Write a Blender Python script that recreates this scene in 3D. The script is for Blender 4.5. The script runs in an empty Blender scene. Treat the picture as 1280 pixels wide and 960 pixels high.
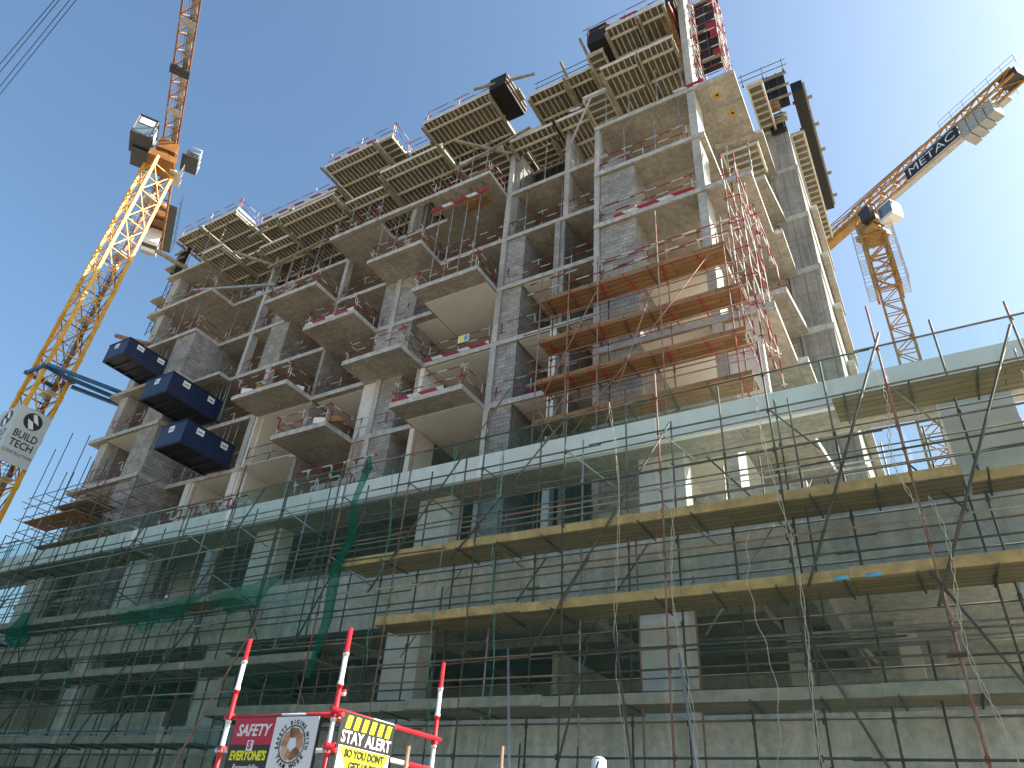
import bpy, bmesh, math, random
from mathutils import Vector, Matrix
random.seed(7)
D = bpy.data
scn = bpy.context.scene
COL = scn.collection

# ------------------------------------------------------------------ camera
cam_d = D.cameras.new('camera'); cam = D.objects.new('camera', cam_d); COL.objects.link(cam)
cam_d.sensor_width = 36.0; cam_d.lens = 36.0 * 892.5 / 1280.0
cam_d.clip_start = 0.1; cam_d.clip_end = 3000
XW = Vector((0.865379, -0.22757978, -0.44646012))
YW = Vector((0.49621389, 0.51349774, 0.7000656))
ZW = Vector((0.06993549, -0.82736178, 0.55729841))
right = Vector((XW[0], YW[0], ZW[0])); up = -Vector((XW[1], YW[1], ZW[1])); back = -Vector((XW[2], YW[2], ZW[2]))
cam.matrix_world = Matrix(((right[0], up[0], back[0], 0.0), (right[1], up[1], back[1], 0.0),
                           (right[2], up[2], back[2], 1.6), (0, 0, 0, 1)))
scn.camera = cam

# ------------------------------------------------------------------ light
SUN_EL = math.radians(35); SUN_AZ = math.radians(64)      # azimuth measured from +Y towards +X
w = D.worlds.new('World'); scn.world = w; w.use_nodes = True
wn = w.node_tree; bg = wn.nodes['Background']
sky = wn.nodes.new('ShaderNodeTexSky'); sky.sky_type = 'NISHITA'; sky.sun_disc = False
sky.sun_elevation = SUN_EL; sky.sun_rotation = SUN_AZ
sky.altitude = 0; sky.air_density = 1.3; sky.dust_density = 5.0; sky.ozone_density = 6.5
tn = wn.nodes.new('ShaderNodeMix'); tn.data_type = 'RGBA'; tn.blend_type = 'MULTIPLY'; tn.inputs[0].default_value = 1.0
tn.inputs[7].default_value = (0.97, 1.0, 0.91, 1); wn.links.new(sky.outputs[0], tn.inputs[6]); wn.links.new(tn.outputs[2], bg.inputs[0]); bg.inputs[1].default_value = 0.135
sd = D.lights.new('sun', 'SUN'); sd.energy = 5.0; sd.angle = math.radians(0.5); sd.color = (1.0, 0.94, 0.84)
sun = D.objects.new('sun', sd); COL.objects.link(sun)
sdir = Vector((math.sin(SUN_AZ) * math.cos(SUN_EL), math.cos(SUN_AZ) * math.cos(SUN_EL), math.sin(SUN_EL)))
sun.rotation_euler = sdir.to_track_quat('Z', 'Y').to_euler(); sun.location = (40, 20, 80)
scn.view_settings.view_transform = 'Standard'; scn.view_settings.look = 'None'
scn.view_settings.gamma = 1; scn.view_settings.use_curve_mapping = False
scn.view_settings.exposure = 1.05
scn.cycles.max_bounces = 8; scn.cycles.diffuse_bounces = 5; scn.cycles.transparent_max_bounces = 24
try: scn.cycles.use_denoising = True
except Exception: pass

# ------------------------------------------------------------------ materials
def newmat(name):
    m = D.materials.new(name); m.use_nodes = True
    return m, m.node_tree, m.node_tree.nodes['Principled BSDF']
def N(t, ty, **k):
    n = t.nodes.new(ty)
    for a, b in k.items(): setattr(n, a, b)
    return n
def pos(t): return N(t, 'ShaderNodeNewGeometry').outputs['Position']
def noise(t, scale, detail=4, rough=0.6, vec=None, sc3=None):
    n = N(t, 'ShaderNodeTexNoise'); n.inputs['Scale'].default_value = scale
    n.inputs['Detail'].default_value = detail; n.inputs['Roughness'].default_value = rough
    v = vec if vec is not None else pos(t)
    if sc3:
        m = N(t, 'ShaderNodeMapping'); m.inputs['Scale'].default_value = sc3
        t.links.new(v, m.inputs[0]); v = m.outputs[0]
    t.links.new(v, n.inputs['Vector']); return n.outputs['Fac']
def ramp(t, fac, stops):
    r = N(t, 'ShaderNodeValToRGB'); e = r.color_ramp.elements
    while len(e) < len(stops): e.new(0.5)
    for i, (p, c) in enumerate(stops):
        e[i].position = p; e[i].color = (*c, 1) if len(c) == 3 else c
    t.links.new(fac, r.inputs[0]); return r.outputs[0]
def mix(t, fac, a, b, mode='MIX'):
    m = N(t, 'ShaderNodeMix', data_type='RGBA', blend_type=mode)
    if isinstance(fac, (int, float)): m.inputs[0].default_value = fac
    else: t.links.new(fac, m.inputs[0])
    for i, v in ((6, a), (7, b)):
        if isinstance(v, tuple): m.inputs[i].default_value = (*v, 1)
        else: t.links.new(v, m.inputs[i])
    return m.outputs[2]
def math_(t, op, a, b=None, c=None):
    m = N(t, 'ShaderNodeMath', operation=op)
    for i, v in enumerate((a, b, c)):
        if v is None: continue
        if isinstance(v, (int, float)): m.inputs[i].default_value = v
        else: t.links.new(v, m.inputs[i])
    return m.outputs[0]
def bump(t, p, h, strength=0.3, dist=0.02):
    b = N(t, 'ShaderNodeBump'); b.inputs['Strength'].default_value = strength; b.inputs['Distance'].default_value = dist
    t.links.new(h, b.inputs['Height']); t.links.new(b.outputs[0], p.inputs['Normal'])
def xyz(t, v=None):
    s = N(t, 'ShaderNodeSeparateXYZ'); t.links.new(v if v is not None else pos(t), s.inputs[0]); return s.outputs
def comb(t, x, y, z=0.0):
    c = N(t, 'ShaderNodeCombineXYZ')
    for i, v in enumerate((x, y, z)):
        if isinstance(v, (int, float)): c.inputs[i].default_value = v
        else: t.links.new(v, c.inputs[i])
    return c.outputs[0]
def bricktex(t, vec, w_, h_, mortar, c1, c2, cm, off=0.5, smooth=0.1):
    b = N(t, 'ShaderNodeTexBrick'); b.offset = off
    t.links.new(vec, b.inputs['Vector']); b.inputs['Scale'].default_value = 1
    b.inputs['Brick Width'].default_value = w_; b.inputs['Row Height'].default_value = h_
    b.inputs['Mortar Size'].default_value = mortar; b.inputs['Mortar Smooth'].default_value = smooth
    b.inputs['Color1'].default_value = (*c1, 1); b.inputs['Color2'].default_value = (*c2, 1); b.inputs['Mortar'].default_value = (*cm, 1)
    return b

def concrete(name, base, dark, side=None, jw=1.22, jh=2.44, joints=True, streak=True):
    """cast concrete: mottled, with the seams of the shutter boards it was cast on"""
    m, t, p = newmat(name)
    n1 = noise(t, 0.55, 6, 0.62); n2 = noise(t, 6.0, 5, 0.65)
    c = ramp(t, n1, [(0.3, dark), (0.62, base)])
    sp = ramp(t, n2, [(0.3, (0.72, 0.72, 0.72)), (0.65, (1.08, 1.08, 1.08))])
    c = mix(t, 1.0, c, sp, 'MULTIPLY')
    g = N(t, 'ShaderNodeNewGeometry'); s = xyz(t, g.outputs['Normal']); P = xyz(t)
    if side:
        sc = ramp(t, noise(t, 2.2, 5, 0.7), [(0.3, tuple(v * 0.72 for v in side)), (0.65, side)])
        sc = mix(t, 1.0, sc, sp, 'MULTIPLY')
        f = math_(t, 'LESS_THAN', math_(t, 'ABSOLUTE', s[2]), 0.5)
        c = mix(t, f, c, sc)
    if joints:
        b = bricktex(t, comb(t, P[0], P[1]), jh, jw, 0.012, (1, 1, 1), (0.86, 0.86, 0.86), (0.5, 0.5, 0.5))
        f = math_(t, 'GREATER_THAN', math_(t, 'ABSOLUTE', s[2]), 0.5)
        c = mix(t, f, c, mix(t, 1.0, c, b.outputs['Color'], 'MULTIPLY'))
    if streak:
        st = noise(t, 1.0, 4, 0.6, sc3=(3.0, 3.0, 0.25))
        c = mix(t, 0.45, c, mix(t, 1.0, c, ramp(t, st, [(0.35, (0.6, 0.6, 0.58)), (0.6, (1.05, 1.05, 1.05))]), 'MULTIPLY'))
    t.links.new(c, p.inputs['Base Color']); p.inputs['Roughness'].default_value = 0.9
    bump(t, p, n2, 0.35, 0.02)
    return m

M = {}
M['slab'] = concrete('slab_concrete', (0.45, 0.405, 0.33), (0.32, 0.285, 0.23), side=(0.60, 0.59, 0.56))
M['column'] = concrete('column_concrete', (0.57, 0.565, 0.54), (0.38, 0.375, 0.355), joints=False)
def panel_wall():
    m, t, p = newmat('shuttered_wall_concrete')
    P = xyz(t)
    n1 = noise(t, 0.8, 6, 0.65); n2 = noise(t, 7, 5, 0.6)
    c = ramp(t, n1, [(0.3, (0.27, 0.265, 0.25)), (0.65, (0.42, 0.41, 0.385))])
    u = math_(t, 'ADD', P[0], P[1])
    b = bricktex(t, comb(t, math_(t, 'ADD', P[2], 0.25), u), 3.28, 0.46, 0.014, (1, 1, 1), (0.93, 0.93, 0.93), (0.55, 0.55, 0.55), off=0.0)
    c = mix(t, 1.0, c, b.outputs['Color'], 'MULTIPLY')
    c = mix(t, 1.0, c, ramp(t, n2, [(0.3, (0.75, 0.75, 0.75)), (0.65, (1.05, 1.05, 1.05))]), 'MULTIPLY')
    st = noise(t, 1.0, 4, 0.6, sc3=(4, 4, 0.3))
    c = mix(t, 1.0, c, ramp(t, st, [(0.35, (0.7, 0.7, 0.68)), (0.6, (1, 1, 1))]), 'MULTIPLY')
    t.links.new(c, p.inputs['Base Color']); p.inputs['Roughness'].default_value = 0.9; bump(t, p, n2, 0.4, 0.02)
    return m
M['panel'] = panel_wall()
def blocks(name, k=1.0):
    m, t, p = newmat(name); P = xyz(t)
    u = math_(t, 'ADD', P[0], P[1])
    b = bricktex(t, comb(t, u, P[2]), 0.4, 0.2, 0.012, (0.44 * k, 0.43 * k, 0.415 * k), (0.33 * k, 0.322 * k, 0.31 * k), (0.22 * k, 0.213 * k, 0.20 * k), smooth=0.3)
    n = noise(t, 1.3, 6, 0.7); n2 = noise(t, 18, 4, 0.7)
    c = mix(t, 1.0, b.outputs['Color'], ramp(t, n, [(0.3, (0.65, 0.65, 0.64)), (0.65, (1.15, 1.14, 1.12))]), 'MULTIPLY')
    c = mix(t, 1.0, c, ramp(t, n2, [(0.3, (0.75, 0.75, 0.75)), (0.7, (1.1, 1.1, 1.1))]), 'MULTIPLY')
    t.links.new(c, p.inputs['Base Color']); p.inputs['Roughness'].default_value = 0.95
    h = math_(t, 'SUBTRACT', math_(t, 'MULTIPLY', n2, 0.3), b.outputs['Fac'])
    bump(t, p, h, 0.8, 0.02)
    return m
M['block'] = blocks('grey_blockwork')
def simple(name, col, rough=0.7, metal=0.0, var=0.25, scale=3.0, col2=None, bstr=0.0):
    m, t, p = newmat(name)
    n = noise(t, scale, 5, 0.65)
    c2 = col2 or tuple(v * (1 - var) for v in col)
    c = ramp(t, n, [(0.35, c2), (0.65, col)])
    t.links.new(c, p.inputs['Base Color']); p.inputs['Roughness'].default_value = rough; p.inputs['Metallic'].default_value = metal
    if bstr: bump(t, p, n, bstr, 0.02)
    return m
M['plaster'] = simple('white_plaster', (0.82, 0.78, 0.70), 0.85, var=0.08, scale=1.5)
M['render'] = concrete('rendered_podium_wall', (0.74, 0.73, 0.70), (0.58, 0.575, 0.555), joints=False)
M['parapet'] = simple('white_parapet_render', (0.86, 0.86, 0.84), 0.8, var=0.10, scale=1.2)
M['podcol'] = simple('podium_column_render', (0.76, 0.75, 0.72), 0.85, var=0.14, scale=1.8)
def ply(name, a, b):
    m, t, p = newmat(name)
    P = xyz(t)
    br = bricktex(t, comb(t, P[0], P[1]), 2.44, 1.22, 0.01, (1, 1, 1), (0.7, 0.7, 0.7), (0.35, 0.35, 0.35))
    c = ramp(t, noise(t, 1.6, 6, 0.7, sc3=(1, 1, 1)), [(0.3, b), (0.65, a)])
    c = mix(t, 1.0, c, br.outputs['Color'], 'MULTIPLY')
    c = mix(t, 0.5, c, mix(t, 1.0, c, ramp(t, noise(t, 9, 4, 0.6), [(0.3, (0.6, 0.6, 0.6)), (0.65, (1.2, 1.2, 1.2))]), 'MULTIPLY'))
    t.links.new(c, p.inputs['Base Color']); p.inputs['Roughness'].default_value = 0.75
    return m
M['ply'] = ply('formwork_plywood', (0.22, 0.195, 0.145), (0.125, 0.11, 0.08))
M['joist'] = simple('pale_timber', (0.60, 0.545, 0.43), 0.8, var=0.3, scale=5)
M['edge'] = simple('pale_edge_board', (0.70, 0.66, 0.56), 0.8, var=0.25, scale=4)
M['bearer'] = simple('weathered_timber', (0.36, 0.31, 0.225), 0.8, var=0.4, scale=4)
M['black'] = simple('black_shutter_board', (0.014, 0.012, 0.011), 0.7, var=0.5, scale=3)
def planks(name, a, b, cx=(0.6, 1, 1), pw=0.225):
    m, t, p = newmat(name); P = xyz(t)
    br = bricktex(t, comb(t, P[0], P[1]), 3.9, pw, 0.012, (1, 1, 1), (0.72, 0.72, 0.72), (0.25, 0.25, 0.25), off=0.37)
    c = ramp(t, noise(t, 1.5, 6, 0.7, sc3=(0.7, 8, 8)), [(0.3, b), (0.68, a)])
    c = mix(t, 1.0, c, br.outputs['Color'], 'MULTIPLY')
    t.links.new(c, p.inputs['Base Color']); p.inputs['Roughness'].default_value = 0.8
    bump(t, p, br.outputs['Fac'], 0.5, 0.01)
    return m
M['plank'] = planks('orange_scaffold_plank', (0.42, 0.235, 0.10), (0.20, 0.105, 0.045))
M['plankY'] = planks('yellow_scaffold_plank', (0.40, 0.30, 0.16), (0.22, 0.165, 0.09))
M['plankG'] = planks('grey_scaffold_plank', (0.36, 0.31, 0.24), (0.20, 0.17, 0.13))
M['toeY'] = simple('yellow_toe_board', (0.70, 0.46, 0.19), 0.7, var=0.45, scale=2.5)
M['toeG'] = simple('grey_toe_board', (0.40, 0.36, 0.29), 0.8, var=0.35, scale=2.5)
M['tube'] = simple('weathered_steel_tube', (0.13, 0.115, 0.10), 0.6, 0.3, col2=(0.085, 0.06, 0.045), scale=2.2)
M['rust'] = simple('rusty_steel_tube', (0.26, 0.11, 0.07), 0.7, 0.2, col2=(0.30, 0.22, 0.18), scale=1.5)
M['galv'] = simple('galvanised_steel', (0.50, 0.50, 0.49), 0.45, 0.5, var=0.3, scale=4)
M['prop'] = simple('steel_prop_finish', (0.40, 0.39, 0.37), 0.5, 0.4, var=0.45, scale=2)
M['red'] = simple('red_paint', (0.50, 0.03, 0.035), 0.5, 0.0, var=0.35, scale=5)
M['redwood'] = simple('red_painted_board', (0.28, 0.015, 0.025), 0.6, 0.0, var=0.3, scale=4)
M['white'] = simple('white_paint', (0.80, 0.79, 0.77), 0.5, 0.0, var=0.1, scale=3)
M['yellow'] = simple('crane_yellow_paint', (0.78, 0.42, 0.025), 0.5, 0.0, col2=(0.56, 0.26, 0.018), scale=1.5)
M['brown'] = simple('crane_brown_steel', (0.33, 0.14, 0.03), 0.6, 0.1, var=0.4, scale=1.2)
M['orange'] = simple('crane_orange_paint', (0.46, 0.25, 0.06), 0.5, 0.0, var=0.4, scale=1.2)
M['navy'] = simple('navy_blue_painted_steel', (0.009, 0.024, 0.082), 0.42, 0.0, var=0.45, scale=1.6)
M['navyin'] = simple('dark_skip_floor', (0.012, 0.015, 0.028), 0.6, 0.0, var=0.3, scale=2)
M['tie'] = simple('blue_tie_strut_paint', (0.03, 0.115, 0.24), 0.5, 0.1, var=0.25, scale=2)
M['cable'] = simple('dark_steel_cable', (0.05, 0.055, 0.07), 0.5, 0.3)
M['rope'] = simple('pale_rope', (0.55, 0.52, 0.42), 0.9, 0.0, var=0.2, scale=6)
M['greenrope'] = simple('green_rope', (0.10, 0.30, 0.22), 0.9, 0.0, var=0.2, scale=6)
M['ballast'] = simple('grey_ballast_concrete', (0.36, 0.37, 0.365), 0.85, var=0.15, scale=2)
M['dark'] = simple('dark_grey_steel', (0.05, 0.052, 0.055), 0.5, 0.2, var=0.3)
M['asphalt'] = simple('asphalt', (0.065, 0.062, 0.058), 0.9, var=0.3, scale=2)
M['sand'] = simple('pale_sandy_ground', (0.46, 0.39, 0.29), 0.95, var=0.25, scale=0.3)
def glassm():
    m, t, p = newmat('cabin_glass')
    p.inputs['Base Color'].default_value = (0.25, 0.32, 0.33, 1); p.inputs['Roughness'].default_value = 0.08
    p.inputs['Metallic'].default_value = 0.6; return m
M['glass'] = glassm()
def stripe(name, length, zonly=False, off=0.0, duty=0.5, a=(0.50, 0.03, 0.035), b=(0.78, 0.76, 0.73), jit=True):
    m, t, p = newmat(name); P = xyz(t)
    s = math_(t, 'ADD', P[2], off) if zonly else math_(t, 'ADD', math_(t, 'ADD', P[0], P[1]), math_(t, 'ADD', P[2], off))
    f = math_(t, 'LESS_THAN', math_(t, 'FRACT', math_(t, 'DIVIDE', s, length)), duty)
    ca = ramp(t, noise(t, 6, 4), [(0.3, tuple(v * .6 for v in a)), (0.65, a)])
    cb = ramp(t, noise(t, 5, 4), [(0.3, tuple(v * .6 for v in b)), (0.6, b)])
    c = mix(t, f, ca, cb)
    t.links.new(c, p.inputs['Base Color']); p.inputs['Roughness'].default_value = 0.45
    return m
M['rw'] = stripe('red_and_white_tube', 1.15, duty=0.45, a=(0.29, 0.025, 0.028), b=(0.62, 0.60, 0.57))
M['rwdark'] = stripe('faded_red_and_white_tube', 1.5, duty=0.35, a=(0.22, 0.035, 0.035), b=(0.50, 0.48, 0.45))
M['rwboard'] = stripe('red_and_white_board', 1.5, duty=0.4, a=(0.36, 0.015, 0.03), b=(0.66, 0.65, 0.62))
M['rwpole'] = stripe('red_and_white_pole', 0.59, zonly=True, jit=False, off=-3.22 + 0.59 * 20 + 0.295, duty=0.5, a=(0.68, 0.015, 0.025), b=(0.85, 0.84, 0.83))
M['rwrail'] = stripe('red_and_white_rail', 1.3, duty=0.25, off=0.3, a=(0.68, 0.015, 0.025), b=(0.85, 0.84, 0.83))
def netm(name, alpha, tint, col):
    m, t, p = newmat(name)
    out = t.nodes['Material Output']; t.nodes.remove(p)
    tr = N(t, 'ShaderNodeBsdfTransparent'); tr.inputs[0].default_value = (*tint, 1)
    df = N(t, 'ShaderNodeBsdfDiffuse'); tl = N(t, 'ShaderNodeBsdfTranslucent')
    n = noise(t, 0.9, 5, 0.7)
    c = ramp(t, n, [(0.3, tuple(v * .75 for v in col)), (0.7, col)])
    t.links.new(c, df.inputs[0]); t.links.new(c, tl.inputs[0])
    m1 = N(t, 'ShaderNodeMixShader'); m1.inputs[0].default_value = 0.5
    t.links.new(df.outputs[0], m1.inputs[1]); t.links.new(tl.outputs[0], m1.inputs[2])
    m2 = N(t, 'ShaderNodeMixShader')
    f = N(t, 'ShaderNodeMapRange'); f.inputs['From Min'].default_value = 0.3; f.inputs['From Max'].default_value = 0.7
    f.inputs['To Min'].default_value = alpha * 0.75; f.inputs['To Max'].default_value = min(1, alpha * 1.3)
    st = noise(t, 1.0, 4, 0.7, sc3=(2.5, 2.5, 0.35))
    t.links.new(st, f.inputs['Value']); t.links.new(f.outputs[0], m2.inputs[0])
    t.links.new(tr.outputs[0], m2.inputs[1]); t.links.new(m1.outputs[0], m2.inputs[2])
    t.links.new(m2.outputs[0], out.inputs['Surface'])
    return m
M['net'] = netm('green_debris_net', 0.13, (0.93, 0.97, 0.95), (0.10, 0.28, 0.23))
M['net2'] = netm('darker_green_debris_net', 0.10, (0.91, 0.96, 0.94), (0.08, 0.25, 0.20))
M['netdense'] = netm('dense_green_debris_net', 0.34, (0.68, 0.87, 0.80), (0.03, 0.25, 0.18))
def flat(name, col, rough=0.5):
    m, t, p = newmat(name); p.inputs['Base Color'].default_value = (*col, 1); p.inputs['Roughness'].default_value = rough; return m
M['ink'] = flat('black_ink', (0.015, 0.015, 0.017)); M['signwhite'] = simple('white_sign_sheet', (0.80, 0.80, 0.80), 0.4, var=0.05)
M['signred'] = simple('crimson_sign_sheet', (0.52, 0.012, 0.05), 0.4, var=0.1); M['signyellow'] = simple('yellow_sign_sheet', (0.88, 0.83, 0.02), 0.4, var=0.06)
M['signblack'] = simple('black_sign_sheet', (0.02, 0.02, 0.022), 0.4, var=0.3)
M['signgrey'] = simple('pale_grey_sign_sheet', (0.52, 0.56, 0.57), 0.5, var=0.08)
for i, c in enumerate(((0.30, 0.12, 0.06), (0.52, 0.28, 0.16), (0.66, 0.42, 0.27))): M['skin%d' % i] = flat('printed_hand_%d' % i, c)
M['hivis'] = flat('blue_printed_label', (0.2, 0.35, 0.55))

# ------------------------------------------------------------------ mesh helpers
class MB:
    def __init__(s): s.v = []; s.f = []; s.sm = []
    def quad(s, pts, sm=False):
        i = len(s.v); s.v += [tuple(p) for p in pts]; s.f.append(tuple(range(i, i + len(pts)))); s.sm.append(sm)
    def box(s, x0, x1, y0, y1, z0, z1):
        i = len(s.v)
        s.v += [(x, y, z) for z in (z0, z1) for y in (y0, y1) for x in (x0, x1)]
        for q in ((0, 2, 3, 1), (4, 5, 7, 6), (0, 1, 5, 4), (2, 6, 7, 3), (0, 4, 6, 2), (1, 3, 7, 5)):
            s.f.append(tuple(i + k for k in q)); s.sm.append(False)
        return s
    def obox(s, c, ax, ay, az, hx, hy, hz):
        """oriented box: centre, three unit axes, half sizes"""
        i = len(s.v); c = Vector(c)
        for sz in (-1, 1):
            for sy in (-1, 1):
                for sx in (-1, 1): s.v.append(tuple(c + ax * (hx * sx) + ay * (hy * sy) + az * (hz * sz)))
        for q in ((0, 2, 3, 1), (4, 5, 7, 6), (0, 1, 5, 4), (2, 6, 7, 3), (0, 4, 6, 2), (1, 3, 7, 5)):
            s.f.append(tuple(i + k for k in q)); s.sm.append(False)
        return s
    def bar(s, p, q, w_, h_=None, upv=(0, 0, 1)):
        p = Vector(p); q = Vector(q); h_ = h_ or w_; d = q - p; L = d.length
        if L < 1e-6: return s
        d.normalize(); u = Vector(upv)
        if abs(d.dot(u)) > 0.98: u = Vector((0, 1, 0))
        a = d.cross(u).normalized(); b = a.cross(d).normalized()
        return s.obox((p + q) / 2, d, a, b, L / 2, w_ / 2, h_ / 2)
    def tube(s, p, q, r, n=8, r2=None):
        p = Vector(p); q = Vector(q); r2 = r if r2 is None else r2; d = q - p
        if d.length < 1e-6: return s
        d.normalize(); u = Vector((0, 0, 1)) if abs(d.z) < 0.9 else Vector((1, 0, 0))
        a = d.cross(u).normalized(); b = d.cross(a).normalized(); i = len(s.v)
        for c, rr in ((p, r), (q, r2)):
            for k in range(n):
                t = 2 * math.pi * k / n; s.v.append(tuple(c + a * (math.cos(t) * rr) + b * (math.sin(t) * rr)))
        for k in range(n):
            k2 = (k + 1) % n; s.f.append((i + k, i + k2, i + n + k2, i + n + k)); s.sm.append(True)
        s.f.append(tuple(i + k for k in reversed(range(n)))); s.sm.append(False)
        s.f.append(tuple(i + n + k for k in range(n))); s.sm.append(False)
        return s
    def path(s, pts, r, n=6):
        for a, b in zip(pts, pts[1:]): s.tube(a, b, r, n)
        return s
    def prism(s, poly, z0, z1):
        i = len(s.v); n = len(poly)
        s.v += [(x, y, z0) for x, y in poly] + [(x, y, z1) for x, y in poly]
        s.f.append(tuple(i + k for k in reversed(range(n)))); s.sm.append(False)
        s.f.append(tuple(i + n + k for k in range(n))); s.sm.append(False)
        for k in range(n):
            k2 = (k + 1) % n; s.f.append((i + k, i + k2, i + n + k2, i + n + k)); s.sm.append(False)
        return s
ORG = {}
def link(o, parent=None, kind=None):
    COL.objects.link(o)
    if parent is not None: o.parent = parent
    if kind: o['kind'] = kind
    return o
def part(name, mb, mat, parent=None, kind=None, org=None, label=None):
    """vertices are given in world metres; the object's origin is its parent's, or org"""
    o0 = Vector(ORG[parent.name]) if parent is not None else Vector(org if org else (0, 0, 0))
    me = D.meshes.new(name)
    me.from_pydata([tuple(Vector(v) - o0) for v in mb.v], [], mb.f)
    me.polygons.foreach_set('use_smooth', mb.sm)
    me.materials.append(M[mat] if isinstance(mat, str) else mat); me.update()
    bm = bmesh.new(); bm.from_mesh(me); bmesh.ops.recalc_face_normals(bm, faces=bm.faces); bm.to_mesh(me); bm.free()
    o = D.objects.new(name, me)
    if parent is None: o.location = o0
    ORG_set = o0
    link(o, parent, kind); ORG[o.name] = tuple(ORG_set)
    if label: o['label'] = label
    return o
def tag(o, label, cat, group=None):
    o['label'] = label; o['category'] = cat
    if group: o['group'] = group
    return o
def thing(name, label, cat, loc=(0, 0, 0), group=None):
    o = D.objects.new(name, None); o.location = loc; o.empty_display_size = 0.3
    COL.objects.link(o); ORG[o.name] = tuple(loc)
    return tag(o, label, cat, group)
def solo(name, mb, mat, label, cat, group=None, org=None):
    if org is None:
        xs = [v[0] for v in mb.v]; ys = [v[1] for v in mb.v]; zs = [v[2] for v in mb.v]
        org = ((min(xs) + max(xs)) / 2, (min(ys) + max(ys)) / 2, min(zs))
    return tag(part(name, mb, mat, None, None, org), label, cat, group)
def copy_solo(o, loc, label=None):
    c = o.copy(); COL.objects.link(c); c.location = loc
    if label: c['label'] = label
    return c
def textmesh(name, s, size, org, xd, yd, mat, parent, bold=0.0, ext=0.002, align='CENTER', shear=0.0, sx=1.0, spacing=1.0, fit=None):
    cu = D.curves.new(name, 'FONT'); cu.body = s; cu.size = size; cu.align_x = align; cu.align_y = 'CENTER'
    cu.extrude = ext; cu.offset = bold; cu.shear = shear; cu.space_character = spacing; cu.resolution_u = 3
    t = D.objects.new(name + '_tmp', cu); COL.objects.link(t); bpy.context.view_layer.update()
    me = D.meshes.new_from_object(t.evaluated_get(bpy.context.evaluated_depsgraph_get()))
    D.objects.remove(t); D.curves.remove(cu)
    xd = Vector(xd).normalized(); yd = Vector(yd).normalized(); zd = xd.cross(yd); o0 = Vector(ORG[parent.name]) if parent else Vector((0, 0, 0))
    if fit: sx = fit / (max(v.co.x for v in me.vertices) - min(v.co.x for v in me.vertices))
    for v in me.vertices: v.co = Vector(org) - o0 + xd * (v.co.x * sx) + yd * v.co.y + zd * v.co.z
    me.materials.clear(); me.materials.append(M[mat]); me.name = name
    o = D.objects.new(name, me); link(o, parent); ORG[o.name] = tuple(o0); return o

Zk = lambda k: 17.37 + 3.28 * k        # underside of tower floor slab k
TH = 0.24

# ------------------------------------------------------------------ ground
g = MB(); g.box(-700, 700, -700, 700, -0.5, 0.0); part('ground', g, 'sand', kind='structure')
g = MB(); g.box(-400, 400, -9.0, 3.2, 0.0, 0.02); part('road', g, 'asphalt', kind='structure')
g = MB(); g.box(-400, 400, 3.2, 5.0, 0.0, 0.14); part('pavement', g, simple('pavement_concrete', (0.42, 0.39, 0.34), 0.9, var=0.2, scale=1.0), kind='structure')

# ================================================================== TOWER
tower = thing('unfinished_tower', 'unfinished grey concrete tower with stepped balconies, open floors and bare blockwork', 'building', (-20, 21, 0))
SE, SR, SF = 19.2, 19.35, 21.0     # front planes: left bay, right bay, flat bays
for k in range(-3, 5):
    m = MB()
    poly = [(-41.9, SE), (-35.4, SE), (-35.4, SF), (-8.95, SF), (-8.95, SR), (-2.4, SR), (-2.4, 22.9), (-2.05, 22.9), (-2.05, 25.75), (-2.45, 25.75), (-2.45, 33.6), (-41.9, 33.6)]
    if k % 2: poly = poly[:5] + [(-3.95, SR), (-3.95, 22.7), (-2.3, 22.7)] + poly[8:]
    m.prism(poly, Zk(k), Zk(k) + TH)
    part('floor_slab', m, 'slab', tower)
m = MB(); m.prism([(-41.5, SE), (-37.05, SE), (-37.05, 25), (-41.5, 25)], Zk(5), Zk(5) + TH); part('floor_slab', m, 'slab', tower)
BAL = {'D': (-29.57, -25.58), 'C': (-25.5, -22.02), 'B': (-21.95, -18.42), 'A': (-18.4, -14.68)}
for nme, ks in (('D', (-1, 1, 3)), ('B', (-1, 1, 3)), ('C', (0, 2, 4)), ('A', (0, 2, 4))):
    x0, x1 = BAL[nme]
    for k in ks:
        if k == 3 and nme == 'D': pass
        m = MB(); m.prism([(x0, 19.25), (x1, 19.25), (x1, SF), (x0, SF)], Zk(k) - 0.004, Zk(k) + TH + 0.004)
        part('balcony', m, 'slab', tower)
def wall(name, mat, x0, x1, y0, y1, s, s2=None, top=None, bot=None):
    z0 = Zk(s) + TH if bot is None else bot; z1 = Zk((s if s2 is None else s2) + 1) if top is None else top
    m = MB(); m.box(x0, x1, y0, y1, z0, z1); return part(name, m, mat, tower)
def storeys(name, mat, x0, x1, y0, y1, ss, **k):
    for s in ss: wall(name, mat, x0, x1, y0, y1, s, **k)
AL = range(-3, 4)
# middle column and its block pier
storeys('column', 'column', -14.68, -14.40, 20.98, 21.7, range(-3, 5))
storeys('block_wall', 'block', -14.38, -13.40, 21.10, 21.30, range(-3, 3))
storeys('block_wall', 'block', -13.60, -13.40, 21.31, 26.8, range(-3, 3))
wall('concrete_wall', 'panel', -14.38, -14.1, 21.2, 24.6, 3); wall('concrete_wall', 'panel', -14.38, -14.1, 21.2, 24.6, 4)
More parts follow.
